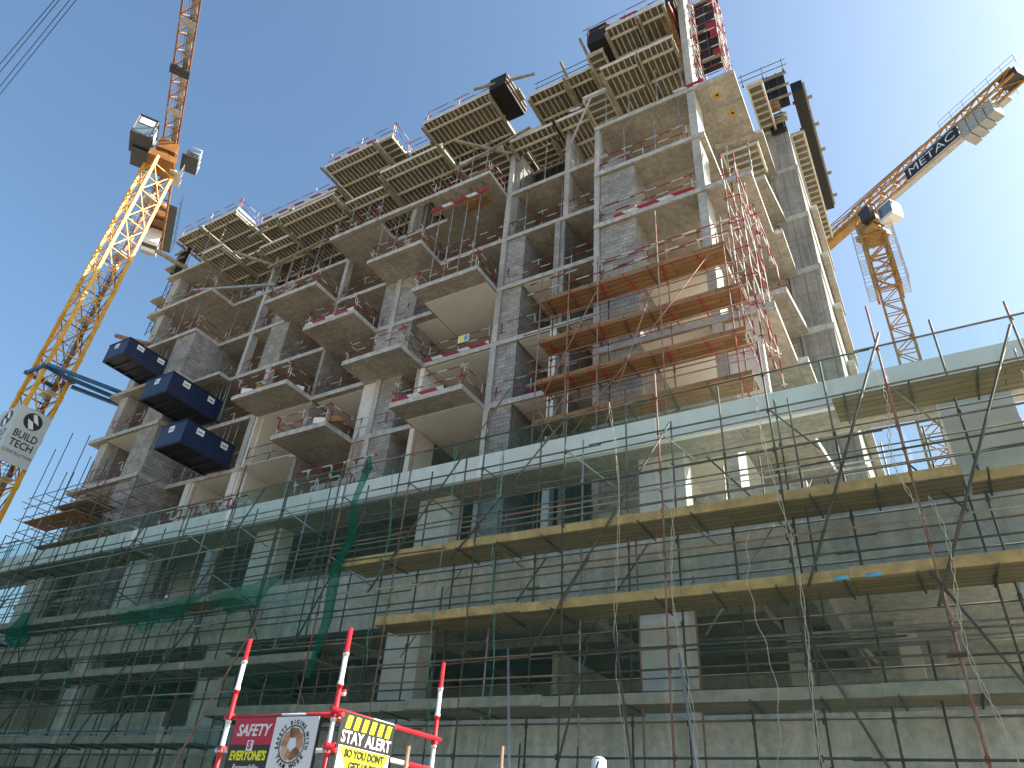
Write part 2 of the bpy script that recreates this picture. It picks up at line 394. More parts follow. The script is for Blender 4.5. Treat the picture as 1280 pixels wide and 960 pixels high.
# thin columns of the flat bay
for s in (3, 4): wall('column', 'column', -11.32, -11.05, 21.0, 21.4, s); wall('concrete_wall', 'panel', -11.30, -11.07, 21.41, 24.4, s)
for s in (2, 1): wall('block_wall', 'block', -11.72, -11.45, 21.02, 21.2, s); wall('concrete_wall', 'panel', -11.43, -11.2, 21.05, 24.8, s)
for s in (0, -1, -2): wall('column', 'podcol', -11.7, -11.4, 21.02, 21.4, s); wall('concrete_wall', 'panel', -11.2, -10.9, 21.3, 24.8, s)
# right bay
storeys('column', 'column', -8.95, -8.72, 19.40, 19.75, range(-3, 4))
storeys('block_wall', 'block', -8.70, -7.12, 19.50, 19.70, range(-2, 3))
storeys('block_wall', 'block', -7.32, -7.12, 19.71, 23.4, range(-2, 3))
wall('block_wall', 'block', -8.70, -7.60, 19.50, 19.70, 3, top=Zk(3) + TH + 0.6)
wall('block_wall', 'block', -8.25, -7.30, 19.50, 19.70, 3, bot=Zk(3) + TH + 0.601, top=Zk(3) + TH + 0.8)
storeys('column', 'column', -4.52, -4.18, 19.42, 20.55, range(-3, 4))
wall('column', 'column', -4.50, -4.18, 19.42, 20.5, 4, top=40.2)
for s in range(-3, 2): wall('plastered_wall', 'plaster', -7.1, -4.35, 25.6, 25.8, s); wall('plastered_wall', 'plaster', -7.11, -6.95, 23.5, 25.59, s)
for s in (-1, 0, 1): wall('column', 'podcol', -4.15, -3.0, 19.6, 19.85, s) if s < 0 else None
for s in (-2, -1, 0):
    m = MB(); m.box(-7.1, -4.6, 19.5, 25.55, Zk(s + 1) - 0.03, Zk(s + 1) - 0.006); part('plastered_ceiling', m, 'plaster', tower)
for s in (-2, -1, 0, 1, 2): wall('block_wall', 'block', -4.3, -2.46, 25.8, 26.0, s)
# big shuttered wall on the right
for s in range(-3, 5):
    wall('shuttered_wall', 'panel', -2.42, -1.12, 25.72, 33.5, s, bot=Zk(s) + 0.28, top=Zk(s + 1) - 0.02)
    m = MB(); m.box(-2.44, -1.06, 25.66, 33.6, Zk(s) - 0.02, Zk(s) + 0.26); part('wall_band', m, 'column', tower)
for s in range(-2, 5):
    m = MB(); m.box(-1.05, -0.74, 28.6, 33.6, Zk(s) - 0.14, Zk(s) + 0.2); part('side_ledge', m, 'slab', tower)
# left bay
storeys('column', 'column', -41.15, -40.42, 19.55, 20.3, range(-3, 5))
storeys('shuttered_wall', 'panel', -41.05, -40.5, 20.31, 22.6, range(-3, 5))
for s in (-3, -2, -1, 0, 1, 2):
    wall('block_wall', 'block', -37.2, -35.42, 19.32, 19.52, s); wall('block_wall', 'block', -35.62, -35.42, 19.53, 23.2, s)
    wall('block_wall', 'block', -37.2, -37.0, 19.53, 23.2, s)
storeys('block_wall', 'block', -40.4, -38.1, 23.4, 23.6, (-2, -1, 0, 1, 2))
storeys('block_wall', 'block', -37.3, -35.7, 23.4, 23.6, (3,))
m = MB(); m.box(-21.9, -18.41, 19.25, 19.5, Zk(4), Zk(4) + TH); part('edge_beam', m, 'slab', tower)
# between the left bay and balcony columns
wall('column', 'column', -32.62, -32.36, 21.02, 21.5, 2); wall('column', 'column', -32.62, -32.36, 21.02, 21.5, 3); wall('column', 'column', -32.62, -32.36, 21.02, 21.5, 4)
wall('block_wall', 'block', -32.2, -30.9, 22.4, 22.6, 2)
for s in (2, 3): wall('block_wall', 'block', -30.75, -29.2 if s == 2 else -29.9, 21.05, 21.25, s)
wall('block_wall', 'block', -29.4, -29.2, 21.26, 24.5, 2)
for s in (1, 0): wall('column', 'column', -30.0, -29.6, 21.02, 21.4, s)
wall('column', 'podcol', -33.65, -33.2, 21.02, 21.4, -1); wall('column', 'podcol', -30.05, -29.6, 21.02, 21.4, -1); wall('column', 'podcol', -30.05, -29.6, 21.02, 21.4, -2)
wall('plastered_wall', 'plaster', -33.15, -33.0, 21.05, 25, -1); wall('plastered_wall', 'plaster', -29.55, -29.4, 21.05, 25, -1); wall('plastered_wall', 'plaster', -29.55, -29.4, 21.05, 25, 0)
wall('block_wall', 'block', -31.4, -30.1, 22.4, 22.6, -1)
# balcony column dividers
for s in (3, 4): wall('column', 'column', -25.7, -25.45, 21.02, 21.4, s)
storeys('block_wall', 'block', -25.72, -25.5, 21.05, 26.0, (-1, 0, 1, 2))
for s in (-1, 0, 1, 2):
    wall('column', 'column', -21.22, -20.92, 21.0, 21.35, s)
    wall('block_wall', 'block', -22.05, -21.24, 21.08, 21.28, s) if s != 0 else wall('plastered_wall', 'podcol', -22.05, -21.24, 21.08, 21.28, s)
    wall('block_wall', 'block', -20.90, -19.70, 21.08, 21.28, s)
    wall('block_wall', 'block', -19.90, -19.70, 21.29, 25.0, s)
for s in (3, 4): wall('column', 'column', -21.5, -21.2, 21.3, 21.6, s); wall('concrete_wall', 'panel', -21.15, -20.9, 21.5, 24.0, s)
wall('plastered_wall', 'plaster', -18.6, -18.35, 21.05, 22.6, 0, top=Zk(1)); wall('plastered_wall', 'plaster', -18.6, -18.35, 21.05, 22.6, -1)
wall('column', 'column', -18.75, -18.62, 21.02, 21.2, 0)
# plastered ceilings behind the balconies
for s, x0, x1, y0 in ((1, -18.3, -14.75, 20.2), (0, -18.3, -14.72, 21.1), (-1, -18.3, -14.72, 20.35), (1, -20.8, -18.35, 21.4), (0, -29.35, -25.8, 21.1), (0, -25.4, -22.1, 21.3),
                      (-1, -29.35, -25.8, 20.7), (-1, -33.0, -30.1, 21.1), (0, -13.3, -11.5, 21.1), (0, -10.8, -9.05, 21.1), (-1, -13.3, -9.05, 21.1), (1, -13.3, -11.8, 21.1), (0, -40.3, -37.3, 19.4), (-1, -40.3, -37.3, 19.4)):
    m = MB(); m.box(x0, x1, y0, 26.5, Zk(s + 1) - 0.028, Zk(s + 1) - 0.010); part('plastered_ceiling', m, 'plaster', tower)
for s in (0, -1):
    for x in (-29.35, -22.1): wall('plastered_wall', 'plaster', x, x + 0.12, 21.3, 25.5, s)
# rear walls keep the floors closed behind
for s in range(-3, 4):
    wall('rear_wall', 'block', -36.9, -14.7, 27.0, 27.2, s); wall('rear_wall', 'block', -14.0, -9.1, 27.0, 27.2, s)
    if s >= 2: wall('rear_wall', 'block', -9.0, -2.5, 27.0, 27.2, s)
wall('rear_wall', 'block', -41.5, -9.1, 26.5, 26.7, 4)
wall('rear_wall', 'block', -9.0, -2.5, 26.5, 26.7, 4)
# service opening panels painted with light markings near the right bay: yellow paint marks on ceilings
for (x, y, k) in ((-3.35, 19.95, 2), (-3.1, 20.9, 2), (-3.35, 20.1, 4), (-3.0, 21.3, 4)):
    m = MB()
    for a in range(5):
        an = a * 1.2 + x; m.bar((x - 0.2 * math.cos(an), y - 0.2 * math.sin(an), Zk(k) - 0.004), (x + 0.22 * math.cos(an), y + 0.22 * math.sin(an), Zk(k) - 0.004), 0.05, 0.006)
    part('paint_mark', m, simple('ochre_marking_paint%d' % int(y * 10), (0.55, 0.33, 0.04), 0.8, var=.3), tower)

# ================================================================== FORMWORK TABLES
def formwork(x0, x1, y0, y1, z, label, jd='Y', edge=True, bearers=True, rails=None):
    t = thing('formwork_table', label, 'formwork', ((x0 + x1) / 2, y0, z - 0.3), 'timber formwork tables under the top floors')
    m = MB(); m.box(x0, x1, y0, y1, z, z + 0.025); part('plywood_deck', m, 'ply', t)
    if jd == 'Y':
        n = max(2, round((x1 - x0) / 0.30))
        for i in range(n + 1):
            x = x0 + 0.05 + (x1 - x0 - 0.1) * i / n + random.uniform(-.02, .02)
            m = MB(); m.box(x - 0.022, x + 0.022, y0 + random.uniform(0, .06), y1, z - 0.125, z - 0.002); part('joist', m, 'joist', t)
        y = y0 + 0.45; j = 0
        while y < y1 and j < 5 and bearers:
            m = MB(); m.box(x0 + random.uniform(-.1, .15), x1 + random.uniform(-.15, .1), y - 0.04, y + 0.04, z - 0.28, z - 0.127); part('bearer', m, 'joist', t); y += 1.15; j += 1
        for x in (x0 + 0.02, x1 - 0.02) if bearers else ():
            m = MB(); m.box(x - 0.07, x + 0.07, y0 - random.choice((0.02, 0.04, 0.35)), min(y1, y0 + 5), z - 0.40, z - 0.282); part('girder', m, 'bearer', t)
    else:
        n = max(2, round((y1 - y0) / 0.42))
        for i in range(n + 1):
            y = y0 + 0.05 + (y1 - y0 - 0.1) * i / n
            m = MB(); m.box(x0, x1, y - 0.03, y + 0.03, z - 0.125, z - 0.002); part('joist', m, 'joist', t)
        for x in (x0 + 0.04, x1 - 0.04):
            m = MB(); m.box(x - 0.04, x + 0.04, y0 - 0.05, y1, z - 0.28, z - 0.127); part('bearer', m, 'joist', t)
    if edge:
        m = MB(); m.box(x0, x1, y0 - 0.03, y0 - 0.002, z - 0.05, z + 0.16); part('edge_board', m, 'edge', t)
    return t
def edgeboard(x0, x1, y, z, lab, yy=None):
    m = MB()
    if yy is None: m.box(x0, x1, y - 0.03, y, z, z + 0.18)
    else: m.box(x0 - 0.03, x0, y, yy, z, z + 0.18)
    solo('toe_board', m, 'rwboard', lab, 'toe board', 'red and white toe boards along the slab edges')
z5, z6 = Zk(5), Zk(6)
formwork(-37.0, -35.1, 18.6, 23.0, z5, 'short formwork table right of the solid slab, left end of the lower row of formwork')
formwork(-35.05, -33.2, 20.1, 25.0, z5, 'formwork table set back in the recess, second from the left in the lower row')
formwork(-33.1, -30.1, 19.95, 26.0, z5, 'formwork table behind a loose white beam, third from the left in the lower row')
formwork(-30.0, -25.45, 18.6, 26.0, z5, 'long formwork table over the left balcony stack, lower row')
formwork(-25.4, -22.1, 19.55, 26.0, z5, 'formwork table set back between two longer ones, lower row, third balcony stack from the right')
formwork(-22.0, -17.7, 18.65, 26.0, z5, 'long formwork table jutting out over the second balcony stack from the right, lower row')
formwork(-17.6, -14.75, 20.2, 25.0, z5, 'formwork table left of the middle column in the lower row', jd='X')
formwork(-14.3, -11.5, 20.2, 21.15, z5, 'narrow formwork strip just right of the middle column head')
formwork(-11.5, -9.75, 20.2, 24.0, z5, 'formwork table between the two thin columns of the flat bay')
formwork(-9.7, -8.4, 19.6, 24.5, z5, 'cross-joisted formwork table at the corner of the right bay', jd='X')
formwork(-8.3, -6.45, 18.53, 24.0, z5, 'left one of the two big formwork tables over the right bay, lower row')
formwork(-6.4, -4.65, 18.53, 23.5, z5, 'right one of the two big formwork tables over the right bay, lower row')
# upper row
formwork(-41.2, -38.5, 18.62, 25.0, z6, 'formwork table at the far left roof corner above the shutter boards')
formwork(-38.4, -35.1, 18.62, 25.0, z6, 'roof formwork table whose right side is edged by a red and white board')
formwork(-35.0, -31.5, 20.3, 26.0, z6, 'roof formwork table set back right of the left corner ones')
formwork(-31.4, -27.2, 20.3, 26.0, z6, 'set-back roof formwork table left of the stepped third balcony stack')
formwork(-27.1, -22.9, 18.62, 26.0, z6, 'roof formwork table jutting over the third balcony stack from the right')
formwork(-22.85, -21.7, 18.62, 23.0, z6, 'narrow cross-joisted roof formwork table beside the jutting one', jd='X')
formwork(-21.6, -19.75, 20.2, 25.0, z6, 'short set-back roof formwork table between two jutting ones')
formwork(-19.7, -15.1, 18.85, 25.0, z6, 'long roof formwork table left of the open black shutter box')
formwork(-13.3, -11.1, 20.1, 27.0, z6, 'roof formwork table right of the open black shutter box')
formwork(-11.0, -9.5, 20.1, 27.0, z6, 'roof formwork table between two raised timber beam ends')
formwork(-9.45, -8.5, 19.4, 24.0, z6, 'cross-joisted roof formwork table left of the right bay top', jd='X')
formwork(-8.0, -6.35, 18.55, 22.8, z6, 'topmost formwork table on the left side of the right bay')
formwork(-6.3, -4.95, 18.55, 22.5, z6, 'topmost formwork table beside the tilted orange board')
# right side tables
formwork(-2.35, -1.6, 22.6, 25.65, z5, 'narrow formwork table beyond the ceiling with ochre marks', jd='X')
formwork(-1.10, -0.42, 26.3, 34.4, z5, 'long narrow formwork strip beside the shuttered wall on the right', jd='X', edge=False)
formwork(-3.6, -2.1, 20.6, 22.2, Zk(3), 'small formwork table between the right ceilings below the red cage', jd='X', edge=False)

# black shutters, and black panels put in as interior shade
def shutter(x0, x1, y0, y1, z0, z1, label, ribs=True):
    t = thing('wall_shutter', label, 'shutter', ((x0 + x1) / 2, (y0 + y1) / 2, z0), 'black wall shutters at the roof')
    m = MB(); m.box(x0, x1, y0, y1, z0, z1); part('shutter_face', m, 'black', t)
    if ribs:
        if x1 - x0 > y1 - y0:
            for i in range(max(2, int((x1 - x0) / 0.45))):
                x = x0 + 0.15 + i * 0.45; m = MB(); m.box(x, x + 0.07, y0 - 0.09, y0 - 0.002, z0 + .05, z1 - .05); part('rib', m, 'dark', t)
            for z in (z0 + 0.5, (z0 + z1) / 2, z1 - 0.4): m = MB(); m.box(x0 - .15, x1 + .15, y0 - 0.2, y0 - 0.092, z - .05, z + .05); part('waler', m, 'bearer', t)
        else:
            for i in range(5):
                y = y0 + 0.9 + i * (y1 - y0 - 1.6) / 4; m = MB(); m.box(x0 - .1, x1 + .32, y, y + .12, (z0 + z1) / 2 - .08, (z0 + z1) / 2 + .08); part('waler', m, 'bearer', t)
            for z in (z0 + .3, z1 - .3): m = MB(); m.box(x1 + .002, x1 + .1, y0, y1, z - .05, z + .05); part('rail', m, 'bearer', t)
    return t
shutter(-0.55, 0.03, 25.8, 34.9, 36.3, 37.1, 'long black shutter running back along the right side of the roof')
shutter(-1.75, -0.72, 25.5, 25.65, 35.2, 38.0, 'black shutter over the top end of the big shuttered wall')
shutter(-1.9, -1.15, 25.45, 25.6, 33.3, 34.7, 'small black shutter strip at the head of the big shuttered wall')
formwork(-15.0, -13.4, 22.1, 27.0, z6, 'deep formwork table behind the open black shutter box', jd='X')
shutter(-15.05, -14.0, 18.7, 20.9, z6 - 0.1, z6 + 0.9, 'open black shutter box sticking out above the middle column')
shutter(-9.2, -8.1, 18.9, 22.5, z6 + 0.1, z6 + 1.5, 'black shutter box at the left end of the right bay roof')
shutter(-4.15, -2.9, 20.8, 21.0, z5 - 0.1, z5 + 6.0, 'tall black shutter behind the top of the right column')
shutter(-4.95, -4.55, 18.9, 23.5, z6 + 0.2, z6 + 3.4, 'black shutter left of the top of the right column')
shutter(-41.6, -40.6, 19.3, 19.5, z5 + 0.6, z6 - 0.5, 'black shutter on the far left corner column head')
shutter(-10.9, -9.2, 21.6, 21.8, z5 + 0.3, z6 - 0.3, 'black panel standing in for shade behind the flat bay formwork')  # black sheet put in for the dark interior, its shade given as colour
shutter(-14.0, -11.6, 22.4, 22.6, Zk(4) + 0.5, z5 - 0.1, 'black panel standing in for shade right of the middle column head')  # dark sheet in place of the shaded depth of this floor
shutter(-41.0, -9.0, 26.6, 26.8, z5 + .3, z6 - .1, 'long black panel added to keep the back of the roof floor dark', ribs=False)  # added black sheet, blocks the sky behind so the floor reads dark
shutter(-35.2, -33.0, 22.6, 22.8, Zk(4) + 0.5, z5 - 0.2, 'black panel standing in for shade in the left recess below the lower formwork')  # recess shade made with a black sheet
# orange board and red board next to the right bay top
m = MB(); m.quad([(-5.2, 18.9, z6 + 0.1), (-4.75, 18.9, z6 + 0.25), (-4.75, 21.2, z5 + 1.9), (-5.3, 21.2, z5 + 1.5)]); m.quad([(-5.2, 18.9, z6 + 0.06), (-4.75, 18.9, z6 + 0.21), (-4.75, 21.2, z5 + 1.86), (-5.3, 21.2, z5 + 1.46)])
solo('plywood_sheet', m, 'plank', 'orange plywood sheet leaning below the roof beside the right column', 'plywood')
m = MB(); m.bar((-4.75, 18.7, z6 + 0.1), (-4.55, 20.4, z6 - 0.6), 0.05, 0.35); solo('red_board', m, 'redwood', 'crimson board standing beside the leaning orange plywood', 'board')
m = MB(); m.box(-2.2, -1.2, 24.9, 25.4, Zk(5) + 1.0, Zk(5) + 1.06); m.box(-2.2, -1.2, 24.9, 24.95, Zk(5) + 1.06, Zk(5) + 1.2)
solo('bracket_platform', m, 'plank', 'small orange bracket platform at the right roof corner', 'platform')

# loose beams
def beam(p, q, w_, mat, label, h_=None):
    m = MB(); m.bar(p, q, w_, h_ or w_); solo('loose_beam', m, mat, label, 'beam')
beam((-31.4, 18.9, Zk(5) + .25), (-33.2, 19.0, Zk(5) + .2), 0.12, 'galv', 'pale beam across the recess below the left roof corner')
beam((-37.0, 18.95, Zk(4) + .36), (-31.6, 20.9, Zk(4) + .36), 0.14, 'galv', 'long pale beam lying along the highest finished floor at left')
beam((-38.4, 18.0, 15.9), (-34.5, 20.6, Zk(-1) + .35), 0.16, 'galv', 'long pale beam leaning by the lowest blue skip', 0.1)
beam((-41.3, 17.6, z6 - 2.0), (-40.3, 19.6, z6 - 2.4), 0.22, 'bearer', 'dark timber beam jutting out below the left roof corner')
beam((-41.9, 17.9, 28.0), (-40.2, 19.5, 27.8), 0.2, 'rust', 'rusty beam jutting out above the top blue skip')
beam((-15.9, 18.4, z6 + .2), (-12.6, 19.4, z6 + .75), 0.12, 'bearer', 'round timber beam pointing up beside the black shutter box')
beam((-10.9, 19.2, z6 + .35), (-10.9, 21.8, z6 - .45), 0.12, 'bearer', 'left of the two raised beam ends on the flat bay roof')
beam((-9.45, 18.5, z6 + .35), (-9.3, 21.0, z6 - .45), 0.12, 'bearer', 'right of the two raised beam ends on the flat bay roof')
beam((-17.2, 19.1, z5 + .6), (-14.4, 20.4, z5 - .6), 0.14, 'bearer', 'weathered beam slanting in front of the middle column head')
beam((-18.2, 19.9, z5 - .9), (-12.9, 19.9, z5 + .1), 0.12, 'bearer', 'long grey beam running past the middle column head')
beam((-34.6, 19.2, z5 - .3), (-32.0, 21.0, z5 - 1.2), 0.16, 'bearer', 'grey beam hanging under the left recess formwork')
beam((-32.5, 20.6, z5 - 1.4), (-27.5, 20.6, z5 - 1.0), 0.14, 'bearer', 'grey stringer crossing the dark opening of the left recess')
beam((-10.9, 20.2, Zk(4) + .3), (-9.1, 19.2, z5 - .8), 0.09, 'galv', 'slanting grey brace left of the right bay')
beam((-3.7, 20.0, Zk(3) - .25), (-2.1, 20.3, Zk(3) + .05), 0.14, 'bearer', 'timber beam crossing right of the right column')
m = MB(); m.bar((-36.6, 19.0, Zk(4) + TH + .12), (-35.7, 20.2, Zk(4) + TH + .12), .04, .25); solo('white_board', m, 'rwboard', 'red and white board on the left bay highest finished floor', 'board')
m = MB(); m.box(-16.5, -14.9, 19.6, 20.2, Zk(4) - 1.12, Zk(4) - 1.06); m.box(-18.2, -14.8, 19.5, 19.54, Zk(4) - 1.06, Zk(4) - 0.86)
solo('orange_board', m, 'plank', 'orange board stage hanging under the topmost right balcony', 'board')
m = MB(); m.box(-18.3, -14.8, 19.44, 19.47, Zk(4) - 0.98, Zk(4) - 0.74); solo('toe_board', m, 'rwboard', 'chequered board along the orange stage under the topmost right balcony', 'toe board', 'red and white toe boards along the slab edges')

# ================================================================== PROPS
prop_mesh = {}
def prop(x, y, z0, z1, label, grp='steel props holding the floors', mat='prop', lean=0.0):
    h = round(z1 - z0, 2); key = (h, mat)
    if key not in prop_mesh:
        m = MB(); m.tube((0, 0, 0), (0, 0, h * 0.58), 0.034, 8); m.tube((0, 0, h * 0.55), (0, 0, h), 0.024, 8)
        m.tube((0, 0, h * 0.55), (0, 0, h * 0.6), 0.05, 8); m.box(-.07, .07, -.07, .07, 0, .01); m.box(-.07, .07, -.07, .07, h - .01, h)
        o = part('steel_prop', m, mat, None, None, (0, 0, 0)); prop_mesh[key] = o; o.location = (x, y, z0)
    else:
        o = prop_mesh[key].copy(); COL.objects.link(o); o.location = (x, y, z0)
    o.rotation_euler = (random.uniform(-.012, .012), random.uniform(-.012, .012), random.uniform(0, 3))
    tag(o, label, 'prop', grp)
    return o
ORDN = ('first', 'second', 'third', 'fourth', 'fifth', 'sixth', 'seventh', 'eighth')
def proprow(x0, x1, n, y, z0, z1, label, mat='prop'):
    for i in range(n): prop(x0 + (x1 - x0) * (i / max(1, n - 1)) + random.uniform(-.12, .12), y + random.uniform(-.05, .1), z0, z1, label + ', %s from the left' % ORDN[i], 'steel props ' + label[label.find(' ', label.find('prop') if 'prop' in label else label.find('bar')) + 1:], mat)
f = lambda k: Zk(k) + TH
proprow(-40.0, -36.6, 4, 19.35, f(3), Zk(4), 'thin grey prop on the left bay floor below solid slab')
proprow(-36.8, -35.6, 2, 19.35, f(4), z5 - .4, 'grey prop at the left bay edge under the lower formwork')
proprow(-40.8, -36.2, 4, 18.95, f(5), z6 - .4, 'grey prop between solid slab and roof formwork')
proprow(-35.0, -30.0, 6, 21.1, f(4), z5 - .4, 'grey prop in the left recess under the lower formwork')
proprow(-33.5, -30.5, 3, 22.6, f(4), z5 - .4, 'grey prop deeper inside the left recess')
proprow(-29.4, -26.0, 4, 21.1, f(4), z5 - .4, 'grey prop under the long formwork, left balcony stack')
proprow(-25.2, -22.2, 4, 19.45, f(4), z5 - .4, 'grey prop on the topmost balcony of the third stack')
proprow(-21.7, -18.8, 4, 21.1, f(4), z5 - .4, 'grey prop under formwork behind the second balcony stack')
proprow(-18.1, -15.0, 4, 19.45, f(4), z5 - .4, 'grey prop on the topmost right balcony')
proprow(-14.0, -9.3, 4, 21.1, f(4), z5 - .4, 'grey prop on the flat bay highest floor')
proprow(-8.4, -4.8, 4, 19.5, f(4), z5 - .4, 'grey prop on the right bay highest floor')
proprow(-21.6, -18.7, 4, 19.45, f(3), Zk(4) , 'grey prop on the upper balcony of the second stack')
proprow(-17.8, -15.0, 5, 19.5, f(2), Zk(3), 'grey prop on the middle balcony of the right stack') if False else None
for i, x in enumerate((-17.7, -16.9, -16.1, -15.3)): prop(x, 19.6, f(2), Zk(4), 'tall grey prop between middle and topmost right balconies, %s from the left' % ORDN[i], 'tall props between the right balconies')
for i, x in enumerate((-28.6, -26.6)): prop(x, 19.6, f(3), z5 - .4, 'tall grey prop from the left balcony stack to the formwork, %s one' % ('left', 'right')[i], 'tall props of the left balcony stack')
proprow(-13.4, -9.6, 3, 21.15, f(3), Zk(4), 'grey prop on the flat bay floor with rails')
proprow(-34.6, -33.0, 6, 21.15, f(1), Zk(2), 'thin bar in the dark opening beside the middle skip', 'galv')
proprow(-34.4, -31.0, 7, 21.15, f(0), Zk(1), 'thin bar in the dark opening beside the lowest skip', 'galv')
proprow(-39.8, -37.6, 5, 19.6, f(2), Zk(3), 'thin bar standing behind the top skip', 'galv')
proprow(-34.9, -31.0, 3, 21.1, f(2), Zk(3), 'grey prop in the opening right of the blockwork corner')
proprow(-34.9, -31.0, 3, 21.1, f(3), Zk(4), 'grey prop in the recess on the floor below the pale beam')
proprow(-7.4, -5.0, 3, 19.5, f(3), Zk(4), 'grey prop on the right bay floor below the highest one')
proprow(-3.5, -2.6, 2, 20.5, f(2), Zk(3), 'grey prop right of the right column')

# ================================================================== GUARDRAILS
def guardrail(pts, z, label, mat='rw', h=(0.52, 1.02), step=1.9, post='rw', closed=False, r=0.023):
    t = thing('guardrail', label, 'guardrail', (pts[0][0], pts[0][1], z), 'tube guardrails along the slab edges')
    for (ax, ay), (bx, by) in zip(pts, pts[1:]):
        L = math.hypot(bx - ax, by - ay); n = max(1, round(L / step))
        ux, uy = (bx - ax) / L, (by - ay) / L
        for i in range(n + 1):
            q = 0.08 + (L - .16) * i / n; x = ax + ux * q; y = ay + uy * q
            m = MB(); m.tube((x, y, z), (x + random.uniform(-.03, .03), y, z + h[1] + random.uniform(.03, .15)), r); m.box(x - .05, x + .05, y - .05, y + .05, z, z + .06); part('post', m, post, t)
        for hh in h:
            e = random.uniform(.05, .3); e2 = random.uniform(.05, .3)
            m = MB(); m.tube((ax - ux * e, ay - uy * e + .03, z + hh + random.uniform(-.03, .03)), (bx + ux * e2, by + uy * e2 + .03, z + hh + random.uniform(-.03, .03)), r); part('rail', m, mat, t)
    return t
stk = {'A': 'right balcony stack', 'B': 'second balcony stack from the right', 'C': 'third balcony stack from the right', 'D': 'left balcony stack'}
rowname = {4: 'topmost', 3: 'upper', 2: 'middle', 1: 'lower', 0: 'lowest', -1: 'bottom'}
for nme, ks in (('D', (1, 3)), ('B', (1, 3)), ('C', (0, 2, 4)), ('A', (0, 2, 4))):
    x0, x1 = BAL[nme]
    for k in ks:
        guardrail([(x0 + .1, SF - .1), (x0 + .1, 19.35), (x1 - .1, 19.35), (x1 - .1, SF - .1)], f(k), 'red and white guardrail round the %s balcony of the %s' % (rowname[k], stk[nme]), 'rw', step=1.7)
guardrail([(-40.3, 19.3), (-35.6, 19.3), (-35.6, 20.9)], f(3), 'guardrail round the left bay corner above the blockwork', 'rwdark')
guardrail([(-40.3, 19.3), (-35.6, 19.3), (-35.6, 20.9)], f(4), 'guardrail round the left bay corner under the solid slab', 'rwdark')
guardrail([(-40.3, 19.3), (-37.3, 19.3)], f(1), 'short guardrail behind the tie struts beside the middle skip', 'rwdark')
guardrail([(-40.3, 19.3), (-37.3, 19.3)], f(0), 'short guardrail left of the lowest skip', 'rwdark')
for k, nm in ((4, 'on the highest finished floor'), (3, 'one floor below the highest'), (2, 'two floors below the highest'), (1, 'beside the middle skip'), (0, 'beside the lowest skip')):
    guardrail([(-35.3, 21.1), (-29.7, 21.1)], f(k), 'guardrail across the left recess %s' % nm, 'rwdark' if k < 4 else 'rw')
for k in (0, 1, 2, 3):
    guardrail([(-14.3, 21.08), (-9.05, 21.08)], f(k), 'guardrail across the flat bay %s' % {3: 'with white posts on its upper open floor', 2: 'on the floor with the thin block pier', 1: 'left of the upper orange scaffold deck', 0: 'left of the lower orange scaffold decks'}[k], 'rw' if k != 1 else 'rwdark', step=1.6)
for k in (0, 2): guardrail([(-21.8, 21.06), (-18.5, 21.06)], f(k), 'guardrail in the gap of the second balcony stack, %s level' % rowname[k], 'rwdark')
for k in (1,): guardrail([(-18.3, 21.06), (-14.8, 21.06)], f(k), 'guardrail above the chequered toe board in the gap of the right balcony stack', 'rw')
guardrail([(-18.3, 21.06), (-14.8, 21.06)], f(3), 'guardrail in the upper gap of the right balcony stack', 'rw')
for k in (1, 3): guardrail([(-25.4, 21.06), (-22.1, 21.06)], f(k), 'guardrail in the gap of the third balcony stack, %s level' % rowname[k], 'rwdark')
for k in (0, 2): guardrail([(-29.4, 21.06), (-25.8, 21.06)], f(k), 'guardrail in the gap of the left balcony stack, %s level' % rowname[k], 'rwdark')
for k, nm in ((2, 'above the chequered board'), (1, 'one floor above the orange decks'), (3, 'under the highest right ceiling')):
    guardrail([(-8.7, 19.42), (-4.6, 19.42)], f(k), 'guardrail across the right bay %s' % nm, 'rw', step=2.0)
guardrail([(-4.1, 19.45), (-2.5, 19.45), (-2.5, 22.6)], f(1), 'guardrail round the right corner slab behind the red cage', 'rw')
guardrail([(-41.1, 18.7), (-35.2, 18.7), (-35.2, 20.3)], z6 + .2, 'roof guardrail round the far left roof corner', 'rwdark', step=2.4)
guardrail([(-34.9, 20.4), (-27.3, 20.4)], z6 + .2, 'roof guardrail along the left set-back edge', 'rwdark', step=2.6)
guardrail([(-27.0, 18.7), (-21.8, 18.7), (-21.8, 20.2), (-19.8, 20.2)], z6 + .2, 'roof guardrail round the third balcony stack from the right', 'rwdark', step=2.4)
guardrail([(-19.6, 18.95), (-15.0, 18.95)], z6 + .2, 'roof guardrail along the long table left of the black box', 'rwdark', step=2.4)
guardrail([(-12.9, 20.2), (-9.6, 20.2)], z6 + .2, 'roof guardrail on the flat bay', 'tube', step=2.2, post='tube')
guardrail([(-9.1, 18.65), (-4.9, 18.65)], z6 + .2, 'topmost roof guardrail on the right bay', 'rwdark', step=2.0)
guardrail([(-2.9, 25.5), (-0.6, 25.5)], 38.0, 'dark guardrail above the black shutter at the right roof corner', 'tube', step=1.2, post='tube')
edgeboard(-18.3, -14.8, 21.0, f(1), 'red and white toe board in the gap below the middle right balcony')
edgeboard(-25.4, -22.1, 19.27, f(2), 'chequered toe board on the middle balcony of the third stack from the right')
edgeboard(-18.3, -15.6, 19.27, f(0), 'red and white toe board on the lowest right balcony')
edgeboard(-8.0, -4.6, 19.36, f(2) , 'red and white toe board across the right bay above the orange scaffold')
edgeboard(-10.8, -9.4, 20.15, f(5), 'red and white toe board on the flat bay lower formwork')
edgeboard(-5.1, -3.7, 19.33, f(4), 'crimson toe board at the foot of the right column on the highest floor')
edgeboard(-8.0, -5.6, 18.5, z6 + .18, 'dark red toe board on the topmost formwork')
